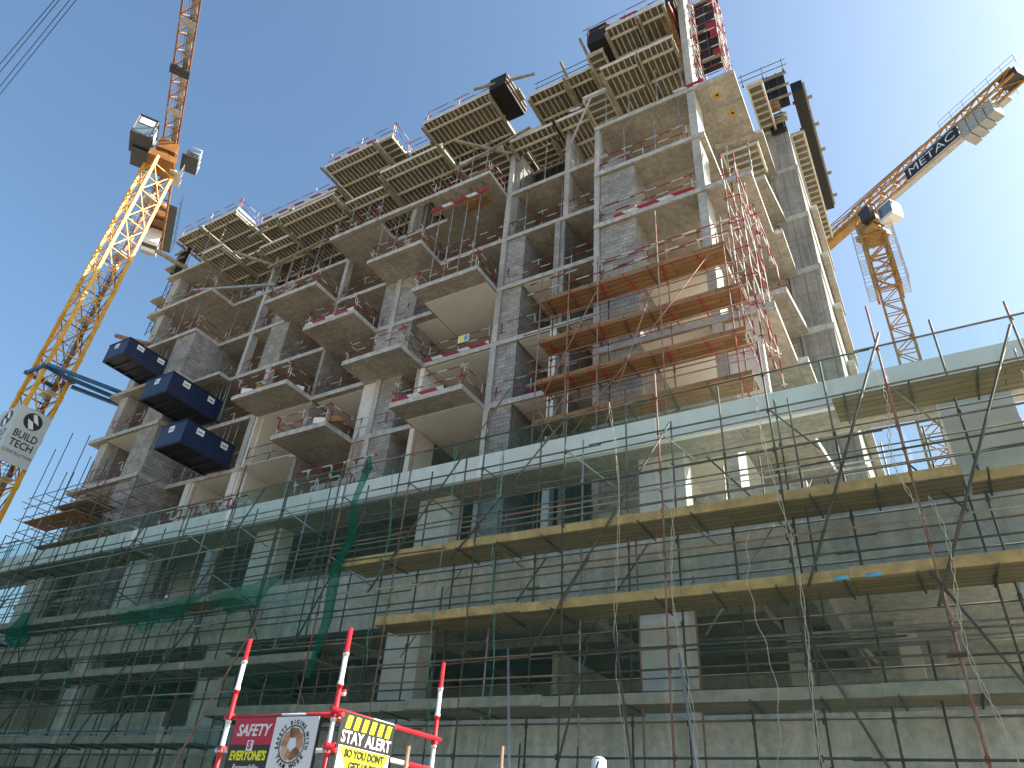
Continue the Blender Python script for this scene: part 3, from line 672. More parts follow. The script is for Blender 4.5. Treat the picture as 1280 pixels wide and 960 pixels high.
edgeboard(-26.3, -23.0, 18.58, z6 + .18, 'red and white toe board on the jutting roof formwork of the third stack')
edgeboard(-35.1, 0, 18.65, z6 + .18, 'red and white board up the side of the far left roof formwork', 20.2)
edgeboard(-34.5, -27.5, 20.25, z6 + .18, 'long red and white toe board on the left set-back roof edge')
# small sign in the dark opening
m = MB(); m.box(-16.55, -15.95, 20.98, 21.0, f(1) + .55, f(1) + .95); o = solo('notice_board', m, 'signwhite', 'small pale notice hung on the rail in the gap of the right balcony stack', 'notice')
m = MB(); m.box(-16.5, -16.28, 20.972, 20.979, f(1) + .6, f(1) + .9); part('yellow_patch', m, 'signyellow', None).parent = o
m = MB(); m.box(-16.22, -16.0, 20.972, 20.979, f(1) + .6, f(1) + .9); part('blue_patch', m, 'hivis', None).parent = o
for c in o.children: c.location = -o.location
for (x, y, k, lab, mt) in ((-22.6, 19.45, 0, 'grey bundle', 'white'), (-28.7, 19.5, 1, 'white sacks', 'white'), (-26.1, 20.3, 1, 'white sack', 'white'), (-27.6, 19.5, 1, 'orange timber offcuts', 'plank'), (-21.9, 19.55, 0, 'orange timber block', 'plank')):
    m = MB(); m.obox((x, y, f(k) + .16), Vector((.9, .4, 0)).normalized(), Vector((-.4, .9, 0)).normalized(), Vector((0, 0, 1)), .28, .18, .15)
    m.obox((x + .35, y + .1, f(k) + .1), Vector((.7, -.7, 0)).normalized(), Vector((.7, .7, 0)).normalized(), Vector((0, 0, 1)), .2, .14, .1)
    solo('material_pile', m, mt, '%s lying on the %s balcony of the %s' % (lab, rowname[k], 'left stack' if x < -25 else 'third stack from the right'), 'building material')

# ================================================================== RED CAGES AT THE RIGHT BAY
def cage(x0, x1, y0, y1, z0, z1, label, dz=0.5, mat='rw'):
    t = thing('scaffold_cage', label, 'scaffold', ((x0 + x1) / 2, (y0 + y1) / 2, z0))
    for x in (x0, x1):
        for y in (y0, (y0 + y1) / 2, y1):
            m = MB(); m.tube((x, y, z0), (x, y, z1 + random.uniform(0, .6)), .026); part('standard', m, mat, t)
    z = z0 + .3
    while z < z1:
        for y in (y0, y1): m = MB(); m.tube((x0 - .1, y, z), (x1 + .1, y, z), .02); part('ledger', m, mat, t)
        for x in (x0, x1): m = MB(); m.tube((x, y0 - .1, z + .06), (x, y1 + .1, z + .06), .02); part('transom', m, mat, t)
        z += dz
    z = z0; s = 1
    while z < z1 - 1:
        m = MB(); m.tube((x1, y0 if s > 0 else y1, z), (x1, y1 if s > 0 else y0, z + 1.6), .02); part('brace', m, mat, t); z += 1.6; s = -s
    return t
cage(-3.9, -2.75, 19.0, 21.2, f(4), z6 + 1.6, 'dense red and white tube cage beside the top of the right column', .7)
cage(-3.2, -2.75, 18.0, 20.9, 15.0, Zk(2) - .3, 'red and white tube tower at the right end of the orange scaffold', 1.25)
for (x, y, z) in ((-3.0, 20.2, z6 - 1.6), (-3.2, 20.6, z6 - .3), (-2.9, 20.1, z6 + .9), (-3.1, 20.8, z5 + .9)):
    m = MB(); m.obox((x, y, z), Vector((1, 0, 0)), Vector((0, 1, 0)), Vector((0, 0, 1)), .26, .03, .34)
    solo('cage_panel', m, 'redwood', 'crimson panel tied inside the red cage, %s' % {0: 'second from the bottom', 1: 'third from the bottom', 2: 'topmost', 3: 'lowest'}[[z6 - 1.6, z6 - .3, z6 + .9, z5 + .9].index(z)], 'panel', 'crimson panels in the red cage')

# ================================================================== ORANGE SCAFFOLD
sc = thing('plank_scaffold', 'tube scaffold with orange plank decks in front of the right bay', 'scaffold', (-7, 18, 12))
zs = (19.35, 17.38, 15.6, 13.95)
for i, z in enumerate(zs):
    x1 = -3.45 if i < 1 else -3.15
    m = MB(); m.box(-10.45, x1, 17.93, 18.83, z, z + .05); part('plank_deck', m, 'plank', sc)
    m = MB(); m.box(-10.45, x1, 17.90, 17.928, z - .01, z + .14); part('toe_board', m, 'plank', sc)
    for x in (-10.3, -9.25, -8.5, -8.1, -7.2, -6.3, -5.75, -4.6, -3.6):
        m = MB(); m.tube((x + .15, 17.75, z - .035), (x + random.uniform(-.1, .3), 19.0, z - .035), .028); part('transom', m, random.choice(('tube', 'red')), sc)
    for hh in (.5, 1.0):
        m = MB(); m.tube((-10.7 - random.random() * .5, 17.86, z + hh), (-3.0 + random.random() * .3, 17.86, z + hh + .02), .024); part('guardrail', m, 'rw' if i == 0 else 'rust', sc)
    for y in (17.86, 18.9): m = MB(); m.tube((-10.8, y, z - .09), (-2.9, y, z - .09), .024); part('ledger', m, 'rust', sc)
for x in (-10.42, -9.25, -8.09, -5.78, -3.5):
    for y in (17.84, 18.92):
        m = MB(); m.tube((x, y, 12.0), (x + random.uniform(-.03, .03), y, 20.6 if x != -5.78 else 22.0), .026)
        for z in (13.9, 15.5, 17.3, 19.3): m.tube((x, y, z - .07), (x, y, z + .02), .045)
        part('standard', m, 'rust' if y < 18 or x > -6 else 'tube', sc)
for a, b in (((-10.4, 17.8, 14.2), (-8.1, 17.8, 18.9)), ((-8.9, 17.8, 13.2), (-4.0, 17.8, 19.0)), ((-8.0, 17.8, 12.6), (-6.0, 17.8, 18.3)), ((-10.4, 17.8, 12.8), (-9.3, 17.8, 14.6)), ((-9.3, 17.8, 12.9), (-10.4, 17.8, 14.7))):
    m = MB(); m.tube(a, b, .022); part('brace', m, 'rust', sc)

# ================================================================== BLUE SKIPS
def skip(x0, x1, y0, y1, z0, h, label):
    t = thing('loading_skip', label, 'skip', ((x0 + x1) / 2, y0, z0), 'navy blue loading skips cantilevered from the left bay')
    m = MB(); th = .04
    m.box(x0, x0 + th, y0, y1, z0 + .08, z0 + h); part('side_plate', m, 'navy', t)
    m = MB(); m.box(x1 - th, x1, y0, y1, z0 + .08, z0 + h); part('side_plate', m, 'navy', t)
    m = MB(); m.box(x0 + th + .001, x1 - th - .001, y0, y0 + th, z0 + .08, z0 + h); part('end_plate', m, 'navy', t)
    m = MB(); m.box(x0 + th + .001, x1 - th - .001, y0 + th + .001, y1, z0 + .08, z0 + .14); part('floor_plate', m, 'navyin', t)
    for x in (x0, x1 - .09): m = MB(); m.box(x + (.001 if x == x0 else -.001), x + .09, y0 + .001, y1 + .3, z0 - .02, z0 + .079); part('edge_beam', m, 'navyin', t)
    n = 4
    for i in range(n + 1):
        y = y0 + .02 + (y1 - y0 - .14) * i / n; m = MB(); m.box(x0 + .1, x1 - .1, y, y + .1, z0 - .015, z0 + .078); part('cross_beam', m, 'navyin', t)
    for x in (x0 - .03, x1 - .03): m = MB(); m.box(x, x + .06, y0 - .03, y1, z0 + h + .001, z0 + h + .05); part('top_rim', m, 'navy', t)
    m = MB(); m.box(x0 + .04, x1 - .04, y0 - .03, y0 + .04, z0 + h + .001, z0 + h + .048); part('top_rim', m, 'navy', t)
    cx = (x0 + x1) / 2
    def lab(mb): part('white_label', mb, 'signwhite', t)
    m = MB(); m.box(cx - .28, cx + .12, y0 - .006, y0 - .001, z0 + h * .62, z0 + h * .9); lab(m)
    for fr in (.28, .78):
        y = y0 + (y1 - y0) * fr; m = MB(); m.box(x1 + .001, x1 + .006, y - .2, y + .25, z0 + h * .66, z0 + h * .93); lab(m)
    m = MB(); m.box(cx - .2, cx + .04, y0 - .010, y0 - .007, z0 + h * .73, z0 + h * .77); part('label_print', m, 'ink', t)
    for fr in (.28, .78):
        y = y0 + (y1 - y0) * fr; m = MB(); m.box(x1 + .0065, x1 + .009, y - .12, y + .17, z0 + h * .76, z0 + h * .8); part('label_print', m, 'ink', t)
    return t
skip(-39.15, -37.18, 16.7, 19.5, 24.3, 1.15, 'topmost navy blue skip jutting into the sky, beside the crane tie struts')
skip(-34.95, -32.7, 17.5, 20.85, 21.0, 1.25, 'middle navy blue skip with white labels, in front of the blockwork corner')
skip(-32.3, -30.3, 17.83, 20.9, 17.6, 1.25, 'lowest navy blue skip with scratched side above the netting')
m = MB(); m.box(-39.3, -32.8, 19.55, 20.0, Zk(2) - .35, Zk(2) - .02) if False else m.box(-35.3, -33.0, 20.2, 21.0, Zk(2) - .01, Zk(2) + .2)
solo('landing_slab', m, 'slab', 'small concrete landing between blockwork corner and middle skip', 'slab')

# ================================================================== LEFT CRANE
cr = thing('tower_crane', 'yellow tower crane tied to the left side of the building', 'crane', (-44.22, 16.48, 0))
X0, X1, Y0, Y1 = -45.0, -43.44, 15.70, 17.26
for x in (X0, X1):
    for y in (Y0, Y1): m = MB(); m.box(x - .10, x + .10, y - .10, y + .10, 0, 44.2); part('mast_chord', m, 'yellow' if x > -44 or y < 16 else 'brown', cr)
bay = 2.9; z = 43.4
faces = (((X0, Y0), (X1, Y0)), ((X1, Y0), (X1, Y1)), ((X1, Y1), (X0, Y1)), ((X0, Y1), (X0, Y0)))
mbs = [MB() for _ in faces]; gus = []
while z > 0.5:
    for m, ((ax, ay), (bx, by)) in zip(mbs, faces):
        m.bar((ax, ay, z), (bx, by, z), .07); mx, my = (ax + bx) / 2, (ay + by) / 2
        m.bar((ax, ay, z), (mx, my, z - bay / 2), .06); m.bar((bx, by, z), (mx, my, z - bay / 2), .06)
        m.bar((ax, ay, z - bay), (mx, my, z - bay / 2), .06); m.bar((bx, by, z - bay), (mx, my, z - bay / 2), .06)
        m.bar((ax, ay, z - bay / 2), (bx, by, z - bay / 2), .045)
    for x in (X0, X1):
        for y in (Y0, Y1): gus.append((x, y, z))
    z -= bay
for i, m in enumerate(mbs): part('mast_lacing', m, 'yellow' if i < 2 else 'brown', cr)
for x, y, z in gus: m = MB(); m.box(x - .12, x + .12, y - .12, y + .12, z - .18, z + .18); part('mast_joint', m, 'yellow', cr)
m = MB()
for dx in (0, .4): m.bar((-44.8 + dx, 16.9, 0), (-44.8 + dx, 16.9, 43.5), .03)
z = 1
while z < 43.5: m.bar((-44.8, 16.9, z), (-44.4, 16.9, z), .022); z += .3
part('ladder', m, 'dark', cr)
z = 6
while z < 43: m = MB(); m.box(X0 + .1, X1 - .1, 16.5, Y1 - .1, z, z + .03); part('rest_platform', m, 'galv', cr); z += 5.8
z = 3
while z < 43:
    m = MB()
    for a in range(10):
        t0, t1 = a * .628, (a + 1) * .628; m.bar((-44.6 + .38 * math.cos(t0), 16.75 + .38 * math.sin(t0), z), (-44.6 + .38 * math.cos(t1), 16.75 + .38 * math.sin(t1), z), .025)
    part('ladder_hoop', m, 'galv', cr); z += .8
U = Vector((.846, -.533, 0)); V = Vector((.533, .846, 0)); W = Vector((0, 0, 1)); CC = Vector((-44.2, 16.45, 0))
m = MB(); m.obox(CC + W * 44.5, U, V, W, .95, .95, .3); m.tube(tuple(CC + W * 44.8), tuple(CC + W * 45.2), .85, 20); part('slewing_ring', m, 'brown', cr)
m = MB(); m.obox(CC + W * 45.7, U, V, W, 1.0, .7, .5)
for s in (-1, 1):
    for e in (-1, 1): m.bar(tuple(CC + W * 45.2 + U * (.9 * e) + V * (.7 * s)), tuple(CC + W * 47.4 + V * (.15 * s)), .12)
part('slewing_platform', m, 'brown', cr)
# jib
def truss(pa, pb, ww, hh, n, parent, mat, nm, r=.06, lr=.035, tri=True, invert=False):
    d = (pb - pa); L = d.length; d.normalize(); s = d.cross(W).normalized(); u = s.cross(d).normalized()
    lo = [pa + s * (ww / 2), pa - s * (ww / 2)]; hi = [pa + u * hh] if tri else [pa + u * hh + s * (ww / 2), pa + u * hh - s * (ww / 2)]
    if invert: pass
    for c in lo + hi: m = MB(); m.bar(c, c + d * L, r * 2); part(nm + '_chord', m, mat, parent)
    m = MB(); st = L / n
    for i in range(n):
        a = d * (i * st); b = d * ((i + 1) * st); h = d * ((i + .5) * st)
        m.bar(lo[0] + a, lo[1] + a, lr * 2); m.bar(lo[0] + a, lo[1] + b, lr * 1.6)
        if tri:
            for c in lo: m.bar(c + a, hi[0] + h, lr * 2); m.bar(hi[0] + h, c + b, lr * 2)
        else:
            for c, c2 in zip(lo, hi): m.bar(c + a, c2 + a, lr * 2); m.bar(c + a, c2 + b, lr * 2)
            m.bar(hi[0] + a, hi[1] + a, lr * 2); m.bar(hi[0] + a, hi[1] + b, lr * 1.6)
    part(nm + '_lacing', m, mat, parent)
pa = CC + W * 46.3 + U * .8
truss(pa, pa + U * 34, 1.05, 1.25, 24, cr, 'brown', 'jib', .055, .028)
m = MB(); m.bar(pa + V * .2 + W * .12, pa + V * .2 + U * 34 + W * .12, .35, .02); part('jib_walkway', m, 'galv', cr)
for dv in (-.06, .06): m = MB(); m.tube(pa + V * dv - W * .1, pa + V * dv + U * 33 - W * .1, .012); part('hoist_rope', m, 'cable', cr)
m = MB(); c = CC + W * 46.0 + U * 7.9; m.obox(c, U, V, W, .35, .65, .1)
for s in (-1, 1): m.tube(c + V * (.5 * s) - W * .12, c + V * (.5 * s) + W * .2, .12, 10)
part('trolley', m, 'dark', cr)
for d_, hh in ((4.0, .5), (11.8, .4)): m = MB(); m.obox(CC + U * d_ + W * 46.15, U, V, W, .3, .5, .03); part('jib_platform', m, 'galv', cr)
# cab
cc = CC + W * 46.2 - V * 1.85 + U * .4
m = MB(); m.obox(cc - W * .98, U, V, W, 1.05, .72, .05); m.obox(cc + W * 1.02, U, V, W, 1.05, .72, .05)
for a in (-1, 1):
    for b in (-1, 1): m.bar(cc + U * (a * 1.0) + V * (b * .67) - W * .95, cc + U * (a * 1.0) + V * (b * .67) + W * 1.0, .08)
m.obox(cc - U * .35 - W * .45, U, V, W, .6, .70, .5); part('operator_cab', m, 'dark', cr)
m = MB(); m.obox(cc + W * .05, U, V, W, .97, .65, .9); part('cab_glass', m, 'glass', cr)
m = MB(); m.obox(cc + U * 1.02 + W * .5, U, V, W, .02, .5, .3); m.obox(cc + V * .72 + U * .2 + W * .1, U, V, W, .4, .02, .5); part('cab_blind', m, 'white', cr)
m = MB(); m.obox(cc - W * 1.15 - U * 1.3 + V * .3, U, V, W, 1.0, .8, .03)
for i in range(5):
    q = cc - W * 1.12 + U * (-2.3 + i * .5) - V * .5; m.tube(q, q + W * 1.0, .02)
for hh in (.5, 1.0): m.tube(cc - W * (1.12 - hh) - U * 2.3 - V * .5, cc - W * (1.12 - hh) - U * .3 - V * .5, .02); m.tube(cc - W * (1.12 - hh) - U * 2.3 - V * .5, cc - W * (1.12 - hh) - U * 2.3 + V * 1.1, .02)
part('cab_landing', m, 'dark', cr)
cb = CC + W * 45.9 + V * 1.75 + U * .2
m = MB(); m.obox(cb - W * .5, U, V, W, .9, .6, .04); m.obox(cb, U, V, W, .55, .4, .45); part('electric_cabinet', m, 'dark', cr)
m = MB()
for a in (-.9, -.3, .3, .9): m.tube(cb - W * .5 + U * a + V * .6, cb + W * .55 + U * a + V * .6, .02)
for hh in (0, .5): m.tube(cb + W * hh - U * .9 + V * .6, cb + W * hh + U * .9 + V * .6, .02); m.tube(cb + W * hh + U * .9 - V * .2, cb + W * hh + U * .9 + V * .6, .02)
part('cabinet_rail', m, 'white', cr)
m = MB(); m.obox(CC + W * 43.6 + V * 1.25, U, V, W, .8, .4, .04)
for a in (-.8, 0, .8): m.tube(CC + W * 43.6 + V * 1.6 + U * a, CC + W * 44.6 + V * 1.6 + U * a, .02)
m.tube(CC + W * 44.6 + V * 1.6 - U * .8, CC + W * 44.6 + V * 1.6 + U * .8, .02); part('mast_platform', m, 'galv', cr)
# counter jib
pc = CC + W * 46.1 - U * .8
for s in (-1, 1): m = MB(); m.bar(pc + V * (.6 * s), pc - U * 11.6 + V * (.6 * s), .14, .3); part('counter_jib_beam', m, 'brown', cr)
m = MB(); m.obox(pc - U * 8.3 + V * 1.05 - W * .1, U, V, W, 3.2, .33, .02); part('counter_jib_walkway', m, 'dark', cr)
m = MB()
for i in range(9): m.bar(pc - U * (1 + i * 1.3) - V * .6, pc - U * (1 + i * 1.3) + V * (1.4 if i > 3 else .6), .08)
for i in range(6): q = pc - U * (4.8 + i * 1.3) + V * 1.45; m.tube(q, q + W * 1.0, .018)
for hh in (.5, 1.0): m.tube(pc - U * 4.6 + V * 1.45 + W * hh, pc - U * 11.4 + V * 1.45 + W * hh, .018)
part('counter_jib_frame', m, 'dark', cr)
m = MB(); m.obox(pc - U * 8.2 + W * .5, U, V, W, 1.1, .55, .45); m.tube(pc - U * 6.4 - V * .5 + W * .5, pc - U * 6.4 + V * .5 + W * .5, .35, 14); part('hoist_winch', m, 'brown', cr)
for i in range(4):
    m = MB(); m.obox(pc - U * (9.3 + i * .55) - W * .55 - V * .1, U, V, W, .26, .62, .85); part('ballast_block', m, ('white', 'dark', 'white', 'ballast')[i], cr)
# mast advertising boards
sg = thing('mast_sign', 'pale company board wrapped round the left crane mast, black round emblem over lettering', 'sign', (-44.22, 16.48, 18.2))
m = MB(); m.box(-43.30, -43.24, 15.52, 17.32, 18.25, 21.7); part('sign_board', m, 'signgrey', sg)
m = MB(); m.box(-45.4, -43.302, 15.50, 15.54, 18.25, 21.7); part('sign_board', m, 'signgrey', sg)
def disc(c, xd, yd, r, nrm, off, n=32):
    m = MB(); m.quad([Vector(c) + Vector(xd) * (r * math.cos(2 * math.pi * i / n)) + Vector(yd) * (r * math.sin(2 * math.pi * i / n)) + Vector(nrm) * off for i in range(n)]); return m
def emblem(c, xd, nrm, par):
    xd = Vector(xd); zd = Vector((0, 0, 1)); nrm = Vector(nrm); c = Vector(c)
    part('round_emblem', disc(c, xd, zd, .53, nrm, .004), 'ink', par)
    def poly(ps):
        m = MB(); m.quad([c + xd * a + zd * b + nrm * .008 for a, b in ps]); return m
    # two white parallelograms meeting at the middle
    part('emblem_bar', poly([(-.148, .424), (.053, .488), (.371, -.08), (.042, .016)]), 'signwhite', par)
    part('emblem_bar', poly([(-.329, .08), (0, -.016), (.196, -.424), (-.08, -.488)]), 'signwhite', par)
for c, xd, nrm in (((-43.24, 16.42, 21.0), (0, 1, 0), (1, 0, 0)), ((-44.35, 15.50, 21.0), (1, 0, 0), (0, -1, 0))):
    emblem(c, xd, nrm, sg); c = Vector(c) + Vector(nrm) * .004
    textmesh('lettering', 'BUILD', .62, c - W * 1.0, xd, (0, 0, 1), 'ink', sg, bold=.012, sx=.82)
    textmesh('lettering', 'TECH', .62, c - W * 1.58, xd, (0, 0, 1), 'ink', sg, bold=.012, sx=.86)
    textmesh('lettering', 'CONSTRUCTION', .27, c - W * 2.12, xd, (0, 0, 1), 'ink', sg, bold=.002, sx=.80)
# tie collar and struts
ti = thing('crane_tie', 'blue steel collar and struts tying the left crane to the building', 'crane tie', (-42.5, 17.5, 24.2))
m = MB(); e = .16
m.bar((X0 - e, Y0 - e, 24.5), (X1 + e, Y0 - e, 24.5), .16, .22); m.bar((X0 - e, Y1 + e, 24.5), (X1 + e, Y1 + e, 24.5), .16, .22)
m.bar((X0 - e, Y0 - .3, 24.5), (X0 - e, Y1 + .3, 24.5), .16, .22); m.bar((X1 + e, Y0 - .3, 24.5), (X1 + e, Y1 + .3, 24.5), .16, .22); part('collar', m, 'tie', ti)
for a, b in (((-43.2, 15.6, 24.6), (-41.4, 19.6, 24.45)), ((-43.2, 16.9, 24.5), (-41.6, 20.2, 24.15)), ((-43.4, 17.5, 24.2), (-41.8, 20.9, 24.0))):
    m = MB(); m.bar(a, b, .2, .2); part('strut', m, 'tie', ti)

# ================================================================== RIGHT CRANE
c2 = thing('tower_crane', 'orange tower crane standing behind the building at right, counterweights pointing right', 'crane', (2.8, 61.8, 0))
X0, X1, Y0, Y1 = 1.97, 3.62, 61.0, 62.6
for x in (X0, X1):
    for y in (Y0, Y1): m = MB(); m.box(x - .08, x + .08, y - .08, y + .08, 0, 57.2); part('mast_chord', m, 'orange', c2)
mbs = [MB() for _ in range(4)]; faces = (((X0, Y0), (X1, Y0)), ((X1, Y0), (X1, Y1)), ((X1, Y1), (X0, Y1)), ((X0, Y1), (X0, Y0)))
z = 57.0; s = 1
while z > 1:
    for m, ((ax, ay), (bx, by)) in zip(mbs, faces):
        m.bar((ax, ay, z), (bx, by, z), .08); m.bar((ax, ay, z) if s > 0 else (bx, by, z), (bx, by, z - 1.5) if s > 0 else (ax, ay, z - 1.5), .08)
    z -= 1.5; s = -s
for m in mbs: part('mast_lacing', m, 'orange', c2)
m = MB()
for x in (X0 - .25, X1 + .25):
    for y in (Y0 - .25, Y1 + .25): m.bar((x, y, 49.6), (x, y, 56.8), .2)
for z in (49.8, 51.6, 53.4, 55.2, 56.8):
    for (ax, ay), (bx, by) in (((X0 - .25, Y0 - .25), (X1 + .25, Y0 - .25)), ((X1 + .25, Y0 - .25), (X1 + .25, Y1 + .25)), ((X0 - .25, Y0 - .25), (X0 - .25, Y1 + .25))):
        m.bar((ax, ay, z), (bx, by, z), .18)
        if z < 56: m.bar((ax, ay, z), (bx, by, z + 1.8), .12)
part('climbing_frame', m, 'orange', c2)
for z in (50.2, 53.6, 56.9):
  for x, xa, xb in ((.95, .95, 1.65), (4.65, 3.95, 4.65)):
        m = MB()
        for q in range(9): m.box(xa, xb, 60.5 + q * .3, 60.56 + q * .3, z, z + .04)
        m.box(xa, xa + .06, 60.5, 63.0, z - .06, z - .001); m.box(xb - .06, xb, 60.5, 63.0, z - .06, z - .001)
        for hh in (.5, 1.0): m.bar((x, 60.5, z + hh), (x, 63.0, z + hh), .04)
        for y in (60.5, 61.3, 62.2, 63.0): m.bar((x, y, z), (x, y, z + 3.2), .04)
        for hh in (.5, 1.0): m.bar((xa, 60.5, z + hh), (xb, 60.5, z + hh), .04)
        part('frame_platform', m, 'galv', c2)
U = Vector((.795, -.607, 0)); V = Vector((.607, .795, 0)); CC = Vector((2.8, 61.8, 0))
m = MB(); m.obox(CC + W * 57.5, U, V, W, 1.15, 1.15, .3); m.tube(CC + W * 57.8, CC + W * 58.4, 1.0, 18)
m.obox(CC + W * 59.0, U, V, W, 1.1, .8, .6)
for s in (-1, 1):
    for e in (-1, 1): m.bar(CC + W * 59.4 + U * (1.0 * e) + V * (.75 * s), CC + W * 61.3 + U * (.5 * e) + V * (.6 * s), .18)
part('slewing_unit', m, 'orange', c2)
bz = 61.1
truss(CC + W * bz - U * 40, CC + W * bz - U * 1.2, 1.2, 1.4, 22, c2, 'orange', 'jib', .09, .04)
truss(CC + W * bz - U * 1.0, CC + W * bz + U * 17.2, 1.35, .9, 11, c2, 'orange', 'counter_jib', .1, .045, tri=False)
m = MB(); m.obox(CC + W * (bz - .1) - U * 2.5, U, V, W, 3.2, .5, .32); part('jib_root', m, 'orange', c2)
m = MB()
for s in (-1, 1): m.bar(CC + W * (bz + 2.3) - U * 8, CC + W * (bz + 1.3) + U * 8 + V * (.5 * s), .08)
part('tie_bar', m, 'brown', c2)
m = MB(); m.obox(CC + W * bz + U * 8 + V * 1.1, U, V, W, 7.5, .35, .03); part('walkway', m, 'galv', c2)
m = MB()
for sgn, d0, d1 in ((1, 1, 16), (-1, 10.5, 18)):
    for hh in (.55, 1.1): m.bar(CC + W * (bz + hh) + U * d0 + V * (1.45 * sgn), CC + W * (bz + hh) + U * d1 + V * (1.45 * sgn), .035)
    d_ = d0
    while d_ <= d1: m.bar(CC + W * bz + U * d_ + V * (1.45 * sgn), CC + W * (bz + 1.1) + U * d_ + V * (1.45 * sgn), .035); d_ += 1.25
for hh in (0, .55, 1.1): m.bar(CC + W * (bz + hh) + U * 18 - V * 1.45, CC + W * (bz + hh) + U * 18 + V * 1.45, .035)
part('walkway_rails', m, 'galv', c2)
m = MB(); m.obox(CC + W * (bz + .5) + U * 16.6 + V * .1, U, V, W, .8, .6, .45); part('winch', m, 'dark', c2)
for i in range(4):
    m = MB(); m.obox(CC + W * (bz - 1.0) + V * .1 + U * (11.9 + i * .8), U, V, W, .37, .8 - .05 * i, 1.15 - .1 * i); part('ballast_block', m, 'ballast', c2)
cq = CC + W * 58.7 + V * .2 + U * 2.3
m = MB(); m.obox(cq, U, V, W, .8, .7, 1.0); part('operator_cab', m, 'white', c2)
m = MB(); m.obox(cq + U * .1 + W * .1, U, V, W, .75, .72, .7); part('cab_glass', m, 'glass', c2)
m = MB(); m.obox(CC + W * 59.3 - V * 1.1 + U * .8, U, V, W, .6, .35, .8); part('electric_cabinet', m, 'dark', c2)
s2 = thing('boom_banner', 'black banner with white capital lettering hanging under the right crane counter boom', 'banner', tuple(CC + W * 59.4 + U * 8.5))
pbc = CC + W * 60.15 + U * 8.6 - V * .85
m = MB(); m.obox(pbc, U, V, W, 2.9, .03, .72); part('banner_sheet', m, 'signblack', s2)
m = MB()
for zz in (-.76, .76): m.bar(pbc - U * 2.95 + W * zz, pbc + U * 2.95 + W * zz, .08)
part('banner_frame', m, 'galv', s2)
textmesh('lettering', 'METAC', 1.35, pbc - V * .035, U, W, 'signwhite', s2, fit=5.0, bold=-.012)

# overhead cables at top left
for i, (a, b) in enumerate((((-31.22, 3.69), (-26.06, 3.14)), ((-31.63, 3.92), (-25.88, 3.24)), ((-32.41, 4.34), (-25.48, 3.45)), ((-32.85, 4.58), (-25.23, 3.58)))):
    a = Vector((a[0], a[1], 30)); b = Vector((b[0], b[1], 30)); d = b - a
    m = MB(); pts = [a + d * t for t in (-1.2, -.4, .4, 1.2, 2.2, 3.4)]; m.path(pts, .016)
    solo('overhead_cable', m, 'cable', 'thin dark overhead cable at top left, %s of four' % ('outermost', 'second', 'third', 'innermost')[i], 'cable', 'overhead cables crossing the sky')

# ================================================================== PODIUM
pod = thing('podium_building', 'long low pale podium in front of the tower behind green netting', 'building', (-18, 17.5, 0))
XL, XR = -62.0, 7.0
def pbox(name, mat, x0, x1, y0, y1, z0, z1): m = MB(); m.box(x0, x1, y0, y1, z0, z1); return part(name, m, mat, pod)
pbox('parapet', 'parapet', XL, XR, 17.40, 17.58, 12.02, 12.84)
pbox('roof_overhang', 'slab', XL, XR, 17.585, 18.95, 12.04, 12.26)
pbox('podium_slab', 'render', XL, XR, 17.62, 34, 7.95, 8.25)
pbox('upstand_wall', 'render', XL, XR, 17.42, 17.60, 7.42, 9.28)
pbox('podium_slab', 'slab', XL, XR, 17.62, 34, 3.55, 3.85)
pbox('upstand_wall', 'render', XL, XR, 17.42, 17.60, 3.42, 4.72)
for i in range(8):
    xc = 2.0 - 8.18 * i
    pbox('column', 'podcol', xc - .7 - .1 * 0, xc + .7, 18.25, 18.93, 8.26, 12.035) if i else pbox('column', 'podcol', 1.1, 2.6, 17.65, 18.9, 8.26, 12.035)
    xd = -6.12 + 8.3 * (1 - i)
    pbox('column', 'podcol', xd - .65, xd + .65, 17.66, 18.3, 3.86, 7.945)
    pbox('column', 'podcol', xd - .65 + 5.0, xd + .65 + 5.0, 17.66, 18.3, 0, 3.54) if i < 2 else pbox('column', 'podcol', xd - .65, xd + .65, 17.66, 18.3, 0, 3.54)
pbox('rear_wall', 'render', XL, XR, 26, 26.2, 3.86, 7.94); pbox('rear_wall', 'render', XL, XR, 21, 21.2, 0.0, 3.54)
for i in range(9):
    x = 3.5 - 6.1 * i; pbox('cross_beam', 'column', x, x + .35, 18.4, 25.9, 7.35, 7.94)
for x in (-11, -19.5, -27.8, -36): pbox('cross_wall', 'render', x, x + .2, 21, 25.9, 3.86, 7.34)
for x, y in ((-1.2, 22.5), (-3.9, 21.4), (2.4, 21.8)): pbox('column', 'podcol', x, x + .5, y, y + .5, 3.86, 7.94)
pbox('ramp_wall', 'render', -30.5, -25.0, 17.9, 18.05, 3.86, 5.3); pbox('door_leaf', 'dark', -5.1, -4.2, 17.36, 17.41, 0.1, 4.15) if False else None
# pipe runs under the podium ceiling
for y, z in ((19.0, 6.8), (19.4, 6.6), (20.1, 6.7)):
    m = MB(); m.tube((-8, y, z), (6, y, z), .05); solo('ceiling_pipe', m, 'galv', {19.0: 'front', 19.4: 'middle', 20.1: 'rear'}[y] + 'most grey pipe run hung below the podium ceiling at right' if y != 19.4 else 'middle grey pipe run hung below the podium ceiling at right', 'pipe', 'pipe runs under the podium ceiling')
m = MB(); m.box(2.35, 2.55, 18.9, 19.1, 7.15, 7.3); m.tube((2.2, 19.2, 6.9), (2.5, 19.15, 6.95), .05)
solo('ceiling_lamp', m, 'white', 'small white lamp fitting on the podium ceiling at right', 'lamp')

